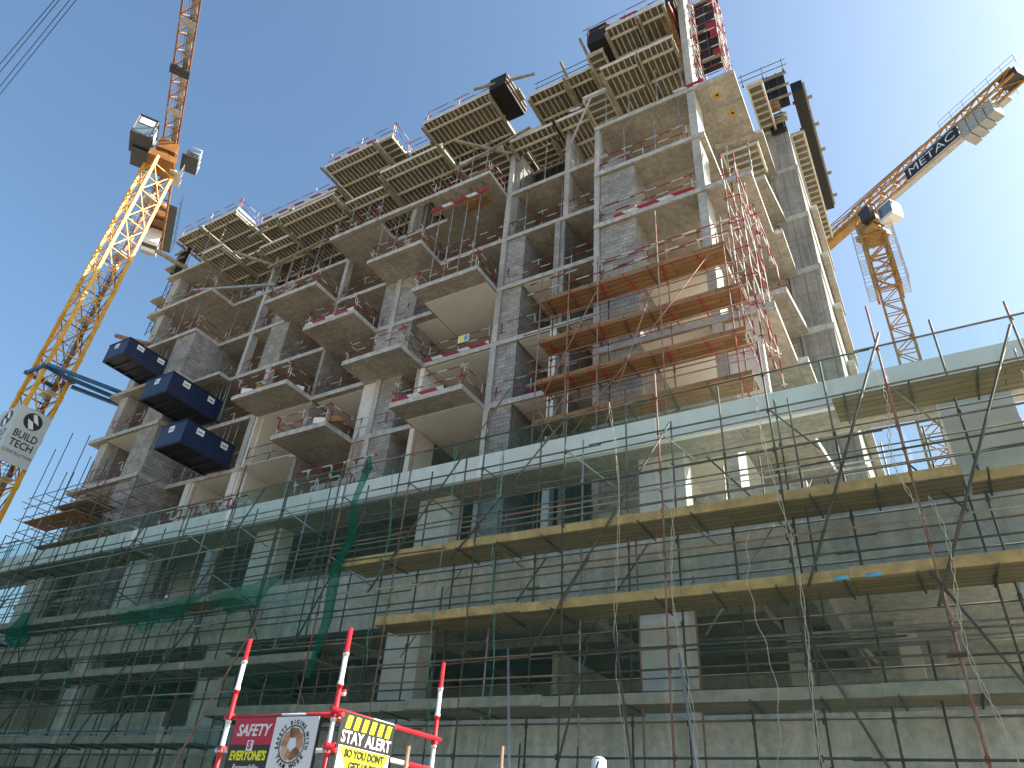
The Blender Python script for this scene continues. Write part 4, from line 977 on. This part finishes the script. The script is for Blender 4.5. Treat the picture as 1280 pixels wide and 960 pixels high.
# ---------- podium scaffold
ps = thing('facade_scaffold', 'tall tube scaffold with plank decks along the whole podium front', 'scaffold', (-20, 16.5, 0))
xs = [2.87, .13, -2.58, -5.45, -8.19, -11.0] + [-11.0 - 2.78 * i for i in range(1, 17)]
ztop = lambda x: 13.2 if x < -6 else 12.7
def couplers(m, x, y, zl):
    for z in zl:
        m.tube((x, y, z - .06), (x, y, z + .06), .042, 8)
led = [2.2, 3.67, 5.40, 5.89, 7.57, 8.10, 9.76, 10.32, 11.45, 12.53]
for i, x in enumerate(xs):
    t = 13.4 + random.uniform(-.5, .6)
    m = MB(); zc = 0; px_ = x
    for za, zb in ((0, 3.0), (3.0, 6.1), (6.1, 9.2), (9.2, t)):
        nx = x + random.uniform(-.04, .04); m.tube((px_, 16.0, za), (nx, 16.0, zb), .027); px_ = nx
    couplers(m, x, 16.0, led + [3.0, 6.1, 9.2]); part('standard', m, random.choice(('tube', 'tube', 'rust')), ps)
    m = MB(); xi = x - 1.38 + random.uniform(-.08, .08)
    m.tube((xi, 17.05, 0), (xi, 17.05, 12.6 + random.uniform(.3, 1.3)), .027); couplers(m, xi, 17.05, (3.6, 4.5, 6.7, 8.8, 11.0)); part('standard', m, 'tube', ps)
    m = MB(); m.tube((x + .02, 17.08, 0), (x + .02, 17.08, 12.4), .026); couplers(m, x, 17.08, (3.6, 4.5, 6.7, 8.8, 11.0)); part('standard', m, random.choice(('tube', 'galv')), ps)
random.seed(11)
for z in led:
    x = 5.5
    while x > -56:
        L = random.uniform(5.2, 8.5); dz = random.uniform(-.03, .03)
        m = MB(); m.tube((x + .35, 15.95, z + dz), (x - L, 15.95, z + random.uniform(-.03, .03)), .025); part('ledger', m, random.choice(('tube', 'tube', 'tube', 'galv', 'rust')), ps); x -= L
for z in (4.55, 5.5, 6.65, 7.8, 8.85, 10.0, 11.2):
    m = MB(); m.tube((5.5, 17.12, z), (-56, 17.12, z), .025); part('inner_ledger', m, 'tube', ps)
# extra rails inside, seen at the open top storey
for z in (9.4, 9.9, 10.45, 10.9):
    m = MB(); m.tube((5.5, 17.0, z), (-56, 17.0, z + .05), .022); part('inner_guardrail', m, 'tube', ps)
def deck(x0, x1, z, mat, toe, y0=16.03, y1=17.18, toes=True):
    m = MB(); m.box(x0, x1, y0, y1, z, z + .04); part('plank_deck', m, mat, ps)
    if toes:
        x = x1
        while x > x0:
            L = min(random.uniform(3.2, 4.2), x - x0)
            if x - L - x0 < 1: L = x - x0
            dz = random.uniform(-.025, .025); m = MB(); m.box(x - L + .01, x, y0 - .035 - random.uniform(0, .012), y0 - .003, z + dz + .0, z + .235 + dz); part('toe_board', m, toe, ps); x -= L
    x = x0 + .3
    while x < x1:
        if random.random() < .8: m = MB(); m.tube((x, 15.85, z - .03), (x + random.uniform(-.1, .1), 17.25, z - .03), .025); part('transom', m, 'tube', ps)
        x += 1.37
deck(-15.95, 1.05, 9.0, 'plankY', 'toeY'); deck(-14.2, 5.5, 7.02, 'plankY', 'toeY'); deck(-20.5, 5.5, 4.74, 'plankG', 'toeG')
deck(-36.0, -20.6, 8.45, 'plankG', 'toeG'); deck(-36.2, -16.3, 6.2, 'plankG', 'toeG'); deck(-56, -20.6, 4.0, 'plankG', 'toeG')
deck(-56, -36.3, 8.1, 'plankG', 'toeG'); deck(-20.3, -15.0, 6.6, 'plankG', 'toeG', toes=False); deck(1.2, 5.5, 9.0, 'plankY', 'toeY', 16.5, 17.2)
deck(-1.1, 5.5, 11.38, 'plankY', 'toeY', toes=False); deck(-38.2, -28.0, 11.2, 'plankG', 'toeG', toes=False)
deck(-3.0, -2.0, 11.0, 'plankY', 'toeY', 17.1, 17.38, toes=False) if False else None
random.seed(5)
for a, b in (((-15.3, 10.73), (-17.2, 6.6)), ((-10.2, 14.1), (-14.6, 8.0)), ((.25, 12.9), (-2.3, 6.9)), ((2.8, 12.3), (.0, 6.3)), ((-7.4, 8.2), (-9.0, 5.9)), ((-5.1, 11.6), (-8.2, 7.1)), ((-8.3, 12.4), (-11.8, 8.6)),
             ((-2.62, 6.3), (-1.3, 3.2)), ((.0, 7.0), (1.4, 4.0)), ((-20.5, 12.5), (-23.5, 7.5)), ((-27, 12.3), (-30.2, 7.4)), ((-34, 12.3), (-37, 7.4)), ((-22, 8.0), (-25, 4.0)), ((-29, 8), (-32, 4)), ((-36, 8), (-39, 4)), ((-30.5, 8.2), (-28.5, 6.4)), ((-25.0, 6.8), (-27.2, 3.2)), ((-8.2, 3.2), (-7.4, 6.0)), ((-39, 12), (-42, 7))):
    m = MB(); m.tube((a[0], 15.9, a[1]), (b[0], 15.9, b[1]), .034 if a[0] > 0 else .028); part('brace', m, 'tube', ps)
for i, x in enumerate(xs[:12]):
    for z in (8.9, 11.0) if i % 2 else (11.0,):
        m = MB(); m.tube((x, 16.0, z + .5), (x + .9, 17.3, z - .2), .022); part('knee_brace', m, random.choice(('galv', 'tube')), ps)
random.seed(17)
for z, y in ((8.3, 17.0), (7.2, 17.1), (6.1, 17.0), (5.2, 17.1), (3.2, 17.05), (11.9, 17.1), (9.1, 15.98), (6.7, 15.98), (4.3, 15.98), (11.0, 15.98), (2.9, 15.98)):
    x = 5.0 if y > 16.5 else -12.0
    while x > -46:
        L = random.uniform(4, 7.5); m = MB(); m.tube((x, y, z + random.uniform(-.05, .05)), (x - L, y, z + random.uniform(-.05, .05)), .023); part('short_ledger', m, random.choice(('tube', 'tube', 'rust', 'galv')), ps); x -= L + random.choice((0, 0, 1.5))
for i in range(34):
    x = -47 + i * 1.45 + random.uniform(-.3, .3); za = random.choice((0, 3.2, 6.2)); zb = za + random.uniform(3.5, 6.4)
    m = MB(); m.tube((x, 16.6, za), (x + random.uniform(-.08, .08), 16.6, min(zb, 12.8)), .023); part('puncheon', m, random.choice(('tube', 'tube', 'rust')), ps)
for i in range(16):
    x = -46 + i * 2.9 + random.uniform(-.5, .5); z = random.choice((4.2, 6.4, 8.6)); d = random.choice((-1, 1))
    m = MB(); m.tube((x, 17.15, z), (x + 1.9 * d, 17.15, z + 2.5), .022); part('rear_brace', m, random.choice(('tube', 'galv')), ps)
# rakers down to the ground in front of the scaffold
def raker(a, b, mat, label):
    m = MB(); m.tube(a, b, .028); solo('raking_tube', m, mat, label, 'tube', 'raking tubes bracing the scaffold from the ground')
raker((-9.65, 16.0, 6.1), (-5.85, 10.4, 0.05), 'galv', 'pale raking tube, leftmost of those rising from the bottom edge')
raker((-6.75, 15.9, 6.55), (-5.0, 13.5, 0.05), 'tube', 'dark raking tube right of the pale one at the bottom')
raker((-5.2, 15.9, 5.7), (-3.0, 10.6, 0.05), 'galv', 'raking tube below the podium column at the bottom middle')
raker((-18.9, 15.9, 7.8), (-19.5, 13.6, 0.05), 'rust', 'long rusty raking tube behind the left warning pole')

# vertical extra scaffold clutter seen through the open top storey
ib = thing('inner_scaffold', 'dense inner birdcage scaffold seen through the open podium storey', 'scaffold', (-12, 18.9, 8.2))
random.seed(21)
for x in [(-14.0 + i * 1.05) for i in range(17)]:
    for y in (19.0,) if x < -9 else (19.0,):
        m = MB(); m.tube((x, y - .0, 8.3), (x, y, 11.5 + random.uniform(-.4, .4)), .024); part('standard', m, random.choice(('galv', 'rust', 'tube')), ib)
for z in (8.9, 9.4, 9.95, 10.5, 11.1):
    for y in (18.98,): m = MB(); m.tube((-48, y, z), (4, y, z + .04), .022); part('ledger', m, random.choice(('galv', 'rust', 'tube')), ib)
for i in range(14):
    x = -40 + i * 3.0 + random.random(); m = MB(); m.tube((x, 19.0, 8.4), (x + 1.3, 19.0, 10.9), .022); part('brace', m, random.choice(('galv', 'tube')), ib)
for x in [-40 + i * 1.4 for i in range(18)]: m = MB(); m.tube((x, 19.0, 8.3), (x, 19.0, 11.6), .024); part('standard', m, 'tube', ib)

# ---------- scaffold at the left corner of the tower
ls = thing('corner_scaffold', 'rusty tube scaffold with brown plank decks round the left tower corner', 'scaffold', (-37, 17.8, 12))
for x, zt in ((-41.0, 19.2), (-39.9, 20.0), (-38.7, 17.3), (-37.9, 19.4), (-36.4, 17.5), (-34.4, 17.8)):
    for y in (17.3, 18.7): m = MB(); m.tube((x, y, 12.0), (x + random.uniform(-.1, .1), y, zt - (y > 18) * .8), .025); part('standard', m, 'tube', ls)
for z in (13.6, 14.2, 15.0, 15.6, 16.2):
    for y in (17.3, 18.7): m = MB(); m.tube((-41.4, y, z), (-33.0 + random.uniform(-1.5, 1), y, z + .04), .022); part('ledger', m, 'tube', ls)
for x in (-41.0, -39.9, -38.7, -37.2, -35.8, -34.4):
    for z in (13.9, 14.8, 15.8): m = MB(); m.tube((x, 16.9, z), (x, 20.3, z), .022); part('transom', m, random.choice(('tube', 'rust')), ls)
m = MB(); m.box(-38.6, -35.2, 17.4, 18.9, 15.25, 15.3); part('plank_deck', m, 'plankG', ls)
m = MB(); m.box(-40.6, -36.0, 17.2, 18.5, 14.65, 14.7); part('plank_deck', m, 'plank', ls)
m = MB(); m.box(-38.7, -33.0, 17.4, 18.6, 13.1, 13.15); part('plank_deck', m, 'plank', ls)
m = MB(); m.box(-36.0, -35.0, 18.6, 21.0, 14.0, 14.05); part('plank_deck', m, 'plank', ls)
# narrow lattice up the left edge
lt = thing('lattice_ladder', 'dark lattice tube ladder up the left edge of the tower top', 'scaffold', (-42.2, 19.6, 28))
for x in (-42.35, -41.75): m = MB(); m.tube((x, 19.8, 29.5), (x, 19.8, 37.2), .028); part('standard', m, 'dark', lt)
m = MB(); z = 29.6
while z < 37: m.tube((-42.35, 19.8, z), (-41.75, 19.8, z + .4), .02); m.tube((-41.75, 19.8, z + .4), (-42.35, 19.8, z + .8), .02); z += .8
part('lacing', m, 'dark', lt)
for z in (32.2, 35.2): m = MB(); m.box(-42.6, -41.5, 19.3, 20.4, z, z + .12); part('bracket', m, 'bearer', lt)
m = MB()
for a in range(16): m.box(-28.7 + a * .26 if a < 0 else -31.5 + a * .36, -31.5 + a * .36 + .05, 19.0, 19.05, 13.6, 14.5)
for z in (13.65, 14.05, 14.45): m.bar((-31.6, 19.02, z), (-25.6, 19.02, z), .06)
solo('mesh_barrier', m, 'rw', 'long red and white mesh barrier on the podium roof left of the balconies', 'barrier', 'red and white barriers on the podium roof')
m = MB()
for a in range(13): m.bar((-22.4 + a * .33, 18.9, 13.6), (-22.4 + a * .33 + (.2 if a % 2 else -.2), 18.9, 14.9), .04)
for z in (13.7, 14.3, 14.9): m.bar((-22.6, 18.9, z), (-18.2, 18.9, z), .05)
solo('mesh_barrier', m, 'rw', 'shorter red and white lattice barrier below the lowest balconies', 'barrier', 'red and white barriers on the podium roof')
guardrail([(-47.5, 17.6), (-41.2, 17.6)], 12.85, 'dark guardrail at the far left podium roof edge', 'tube', post='tube')

# ================================================================== NETS
def net(x0, x1, z0, z1, y, label, mat='net', ny=40, nx=14, fold=.05, gap=.13, seed=0, sagtop=0.05):
    rnd = random.Random(seed); m = MB(); g = []
    ph = rnd.uniform(0, 6)
    for j in range(ny + 1):
        z = z0 + (z1 - z0) * j / ny; row = []
        ga = gap * (abs(math.sin((z + ph) * math.pi / 1.9)) ** 1.5) * (0.4 + 0.6 * abs(math.sin(z * .7 + seed)))
        gb = gap * (abs(math.sin((z + ph) * math.pi / 1.9)) ** 1.5) * (0.4 + 0.6 * abs(math.sin(z * .7 + seed + 1)))
        for i in range(nx + 1):
            u = i / nx; x = (x0 + ga) + (x1 - gb - x0 - ga) * u
            yy = y - fold * .5 * math.sin(u * 9 + math.sin(z * 1.3 + seed)) - fold * math.sin(u * 23 + z * .8 + seed * 2) * .5 + .02 * math.sin(z * 5 + u * 4)
            zz = z - (sagtop * math.sin(u * math.pi * 2) ** 2 if j == ny else 0)
            row.append((x, yy, zz))
        g.append(row)
    base = len(m.v)
    for r in g: m.v += r
    for j in range(ny):
        for i in range(nx):
            a = j * (nx + 1) + i; m.f.append((a, a + 1, a + nx + 2, a + nx + 1)); m.sm.append(True)
    return solo('debris_net', m, mat, label, 'net', 'green debris nets on the podium scaffold')
edges = [5.6, .13, -5.45, -11.0, -16.56, -22.12, -27.68, -33.24, -38.8, -56.5]
names = ['at the right end against the sky', 'second from the right, under the right crane', 'third from the right, below the orange scaffold', 'fourth from the right, below the right balconies', 'fifth from the right, behind the right warning pole',
         'middle of the left half, behind the warning boards', 'below the lowest skip', 'below the left tower corner scaffold', 'at the far left end']
for i, (b, a) in enumerate(zip(edges, edges[1:])):
    net(a, b, .4, 12.55, 15.86, 'sheer green debris net ' + names[i], seed=i * 3 + 1)
# second layer on the left half
for i, (a, b) in enumerate(((-21.9, -16.4), (-27.6, -22.0), (-33.3, -27.7), (-39, -33.4), (-56.3, -39.1))):
    net(a, b, .4, 12.5, 15.80, 'extra layer of green net over the left half, %s from its right end' % ('first', 'second', 'third', 'fourth', 'fifth')[i], mat='net2', seed=40 + i)
# gathered dense bunches
def bunch(pts, wds, label):
    m = MB(); n = 10; rings = []
    for (x, y, z), w_ in zip(pts, wds):
        i = len(m.v)
        for k in range(n):
            t = 2 * math.pi * k / n; rr = w_ * (1 + .35 * math.sin(k * 3 + z * 4)); m.v.append((x + rr * math.cos(t), y + .35 * rr * math.sin(t), z))
        rings.append(i)
    for a, b in zip(rings, rings[1:]):
        for k in range(n): k2 = (k + 1) % n; m.f.append((a + k, a + k2, b + k2, b + k)); m.sm.append(True)
    solo('bunched_net', m, 'netdense', label, 'net', 'bunched green nets hanging from the scaffold')
bunch([(-15.5, 15.75, 12.7), (-15.4, 15.7, 12.2), (-15.7, 15.7, 11), (-15.5, 15.7, 9.8), (-15.9, 15.7, 8.8), (-15.8, 15.7, 7.2), (-16.1, 15.7, 5.6)], (.08, .14, .12, .18, .22, .18, .08), 'dark bunched net hanging down the scaffold behind the middle warning pole')
bunch([(-33.0, 15.7, 8.9), (-33.2, 15.7, 8.2), (-32.8, 15.7, 7.8), (-32.6, 15.7, 7.5)], (.15, .5, .75, .3), 'sagging green net pouch at far left')
def swag(x0, x1, z0, z1, label):
    m = MB(); n = 24
    for i in range(n + 1):
        u = i / n; x = x0 + (x1 - x0) * u; top = z0 + (z1 - z0) * u; d = .75 * math.sin(u * math.pi) ** .7 * (1 + .25 * math.sin(u * 19)) + .05
        for j in range(5): m.v.append((x, 15.72 + .05 * math.sin(j * 2 + i), top - d * j / 4))
    for i in range(n):
        for j in range(4): a = i * 5 + j; m.f.append((a, a + 1, a + 6, a + 5)); m.sm.append(True)
    solo('bunched_net', m, 'netdense', label, 'net', 'bunched green nets hanging from the scaffold')
swag(-26.6, -21.8, 8.25, 8.65, 'long green net swag under the left middle deck'); swag(-21.6, -18.2, 8.5, 8.9, 'short green net swag above the left raking tube')
# hanging ropes
random.seed(33)
def hang(x, z0, z1, label, mat='rope', y=15.75, tw=2):
    m = MB()
    for s in range(tw):
        pts = []; n = 34
        for i in range(n + 1):
            z = z0 + (z1 - z0) * i / n; pts.append((x + .035 * math.sin(i * 1.1 + s * 3.1 + x) + .12 * math.sin(i * .23 + x) + (z0 - z) * .03, y + .04 * math.cos(i * 1.3 + s * 2), z))
        m.path(pts, .0075, 5)
    solo('hanging_rope', m, mat, label, 'rope', 'ropes hanging down the net')
hang(-.1, 11.9, 7.9, 'twisted pale rope at right, below the leaning tube'); hang(-2.7, 12.3, 3.0, 'long pale rope right of the podium column'); hang(2.6, 11.0, 3.2, 'pale rope at the far right standard')
hang(-6.7, 12.6, 2.6, 'pale rope beside the middle rakers'); hang(-5.2, 10.3, 3.0, 'pale rope on the podium column'); hang(-10.2, 12.0, 2.8, 'green rope left of the pale raker', 'greenrope'); hang(-12.0, 12.3, 2.8, 'green rope above the right warning pole', 'greenrope')
hang(-3.4, 8.2, 3.0, 'pale rope under the door side ledger', tw=1); hang(.3, 8.5, 3.2, 'pale rope hanging by the blue clips', tw=2); hang(-14.2, 12, 6, 'green rope left of the yellow decks', 'greenrope'); hang(-21.0, 12.2, 4.4, 'green rope at the left of the swag', 'greenrope'); hang(-28.5, 12.0, 4.2, 'green rope at far left', 'greenrope')
for x in (-1.75, -1.15):
    m = MB(); m.tube((x, 15.7, 6.95), (x + .3, 15.7, 6.97), .045, 10); solo('blue_clip', m, simple('light_blue_plastic%d' % int(-x * 100), (.12, .42, .62), .5), '%s blue strap clip under the middle yellow deck' % ('left' if x < -1.5 else 'right'), 'clip')

# ================================================================== FOREGROUND WARNING FRAME
fr = thing('warning_frame', 'red and white tube frame carrying the warning boards', 'frame', (-5.2, 5.5, 0))
random.seed(3)
def pole(x, y, zt, zl=0.0):
    m = MB(); m.tube((x, y, zl), (x, y, zt), .0242, 14)
    z = 3.22
    while z > 0: m.tube((x, y, z - .02), (x, y, z + .02), .031, 14); m.tube((x, y, z - .035), (x, y, z + .035), .0275, 14); z -= .295
    part('pole', m, 'rwpole', fr)
pole(-6.62, 5.5, 3.45); pole(-5.18, 5.5, 3.46); pole(-5.16, 7.12, 3.5); pole(-6.62, 7.12, 2.2)
for z in (2.665, 2.36, 1.4):
    m = MB(); m.tube((-6.72, 5.53, z), (-5.1, 5.53, z), .0235, 12); part('rail', m, 'rwrail', fr)
    m = MB(); m.tube((-5.14, 5.4, z + .03), (-5.14, 7.2, z + .03), .0235, 12); part('rail', m, 'rwrail', fr)
for x, y in ((-6.62, 5.5), (-5.18, 5.5), (-5.16, 7.12)):
    for z in (2.665, 2.36): m = MB(); m.box(x - .027, x + .03, y - .027, y + .035, z - .022, z + .035); part('coupler', m, 'red', fr)
# board 1 : safety / teamwork, on the front rails
b1 = thing('safety_board', 'two part warning board, crimson and black half beside white half with round hand emblem', 'sign', (-5.9, 5.46, 1.9))
zt = 2.645; zb = 1.85
m = MB(); m.box(-6.47, -5.90, 5.470, 5.480, zt - .245, zt); part('crimson_panel', m, 'signred', b1)
m = MB(); m.box(-6.47, -5.90, 5.470, 5.480, zb, zt - .246); part('black_panel', m, 'signblack', b1)
m = MB(); m.box(-5.899, -5.335, 5.470, 5.480, zb, zt); part('white_panel', m, 'signwhite', b1)
m = MB(); m.box(-6.49, -5.32, 5.481, 5.488, zb - .01, zt + .012); part('backing_frame', m, 'signblack', b1)
XD, ZD = (1, 0, 0), (0, 0, 1)
textmesh('lettering', 'SAFETY', .150, (-6.185, 5.468, zt - .12), XD, ZD, 'signwhite', b1, bold=.003, shear=.2, fit=.47)
textmesh('lettering', "EVERYONE'S", .112, (-6.185, 5.468, zt - .345), XD, ZD, 'signyellow', b1, bold=.004, shear=.12, fit=.50)
textmesh('lettering', 'Responsibility', .075, (-6.185, 5.468, zt - .445), XD, ZD, 'signwhite', b1, shear=.3, fit=.36)
m = MB(); m.box(-6.225, -6.14, 5.4655, 5.468, zt - .30, zt - .205); part('emblem_square', m, 'signwhite', b1)
textmesh('emblem', 'S', .09, (-6.185, 5.464, zt - .253), XD, ZD, 'signred', b1, bold=.004)
cx, cz = -5.62, zt - .24
def ringm(c, r0, r1, y, n=40):
    m = MB()
    for i in range(n):
        a, b = 2 * math.pi * i / n, 2 * math.pi * (i + 1) / n
        m.quad([(c[0] + r0 * math.cos(a), y, c[1] + r0 * math.sin(a)), (c[0] + r1 * math.cos(a), y, c[1] + r1 * math.sin(a)), (c[0] + r1 * math.cos(b), y, c[1] + r1 * math.sin(b)), (c[0] + r0 * math.cos(b), y, c[1] + r0 * math.sin(b))])
    return m
part('emblem_ring', ringm((cx, cz), .156, .167, 5.467), 'ink', b1)
for i in range(5):
    a = math.pi / 2 + i * 2 * math.pi / 5
    def P2(r, t): return (cx + r * math.cos(a + t), 5.4665 - .0004 * (i % 3), cz + r * math.sin(a + t))
    def Pq(dx, dy):   # tangential, radial offsets round a point on the ring of hands
        r0 = .098; tx, ty = -math.sin(a), math.cos(a); rx, ry = math.cos(a), math.sin(a)
        return (cx + r0 * rx + tx * dx + rx * dy, 5.4662 - .0006 * (i % 3), cz + r0 * ry + ty * dx + ry * dy)
    m = MB(); m.quad([Pq(-.09, -.01), (Pq(-.06, .035)), Pq(.0, .042), Pq(.03, .05), Pq(.06, .035), Pq(.062, -.0), Pq(.05, -.04), Pq(.01, -.045), Pq(-.05, -.04)])
    part('printed_hand', m, 'skin%d' % (i % 3), b1)
    m = MB()
    for q in range(3): m.bar(Pq(.012 + q * .016, -.040), Pq(.018 + q * .016, .03), .003, .0008)
    for q in range(len(m.v)): x_, y_, z_ = m.v[q]; m.v[q] = (x_, y_ - .0012, z_)
    part('finger_lines', m, 'ink', b1)
def arctext(s, a0, a1, r, flip, size):
    n = len(s)
    for i, ch in enumerate(s):
        if ch == ' ': continue
        a = math.radians(a0 + (a1 - a0) * i / (n - 1)); c = (cx + r * math.cos(a), 5.468, cz + r * math.sin(a))
        ux = Vector((math.sin(a), 0, -math.cos(a))); uy = Vector((math.cos(a), 0, math.sin(a)))
        if flip: ux, uy = -ux, -uy
        textmesh('letter', ch, size, c, ux, uy, 'ink', b1, bold=.0015, sx=.9)
arctext('SAFETY BIGINS WITH', 190, -10, .192, False, .050)
arctext('TEAM WORK', 215, 325, .195, True, .052)
# board 2 : stay alert, on the side rails
b2 = thing('stay_alert_board', 'black and yellow STAY ALERT warning board with hazard stripes and yellow triangle', 'sign', (-5.1, 5.9, 1.9))
ya, yb = 5.52, 6.34; XB = -5.105
m = MB(); m.box(XB - .008, XB, ya, yb, 1.85, 2.70); part('black_panel', m, 'signblack', b2)
m = MB(); m.box(XB + .001, XB + .003, ya + .03, yb - .03, 1.85, 2.415); part('white_panel', m, 'signwhite', b2)
m = MB(); m.quad([(XB + .005, ya + .04, 2.41), (XB + .005, yb - .04, 2.41), (XB + .005, (ya + yb) / 2, 1.86)]); part('yellow_triangle', m, 'signyellow', b2)
for i in range(6):
    y = ya + .07 + i * .12; m = MB(); m.quad([(XB + .003, y, 2.56), (XB + .003, y + .07, 2.56), (XB + .003, y + .10, 2.675), (XB + .003, y + .03, 2.675)]); part('hazard_stripe', m, 'signyellow', b2)
YD = (0, 1, 0)
textmesh('lettering', 'STAY ALERT', .145, (XB + .004, (ya + yb) / 2, 2.485), YD, ZD, 'signwhite', b2, bold=.003, fit=.74)
textmesh('lettering', 'SO YOU DONT', .092, (XB + .009, (ya + yb) / 2, 2.355), YD, ZD, 'ink', b2, bold=.004, fit=.58)
textmesh('lettering', 'GET HURT', .092, (XB + .009, (ya + yb) / 2, 2.255), YD, ZD, 'ink', b2, bold=.004, fit=.42)
# short rusty pipe ends and the white cap at the bottom edge
import sys
def stub(x, y, zt, mat, label):
    m = MB(); m.tube((x, y, 0), (x, y, zt), .022, 10); m.tube((x, y, zt - .25), (x, y, zt - .2), .03, 10); solo('pipe_post', m, mat, label, 'post', 'pipe posts standing behind the warning frame')
stub(-4.95, 6.4, 2.52, 'rust', 'rusty pipe post just right of the STAY ALERT board'); stub(-4.45, 7.4, 2.66, 'rust', 'thin rusty pipe post right of the right warning pole'); stub(-4.6, 6.6, 2.32, 'rust', 'lowest rusty pipe end between the two warning poles')
wc = thing('white_cap_post', 'white rounded post cap with black mark at the bottom edge', 'post', (-2.42, 5.5, 0))
m = MB(); m.tube((-2.46, 5.5, 0), (-2.46, 5.5, 2.295), .055, 16); m.tube((-2.46, 5.5, 2.295), (-2.46, 5.5, 2.315), .055, 16, .03); part('post_body', m, 'white', wc)
m = MB(); m.bar((-2.455, 5.441, 2.23), (-2.435, 5.441, 2.28), .012, .004, (0, 1, 0)); m.tube((-2.47, 5.443, 2.22), (-2.43, 5.443, 2.22), .012, 8); part('black_mark', m, 'ink', wc)
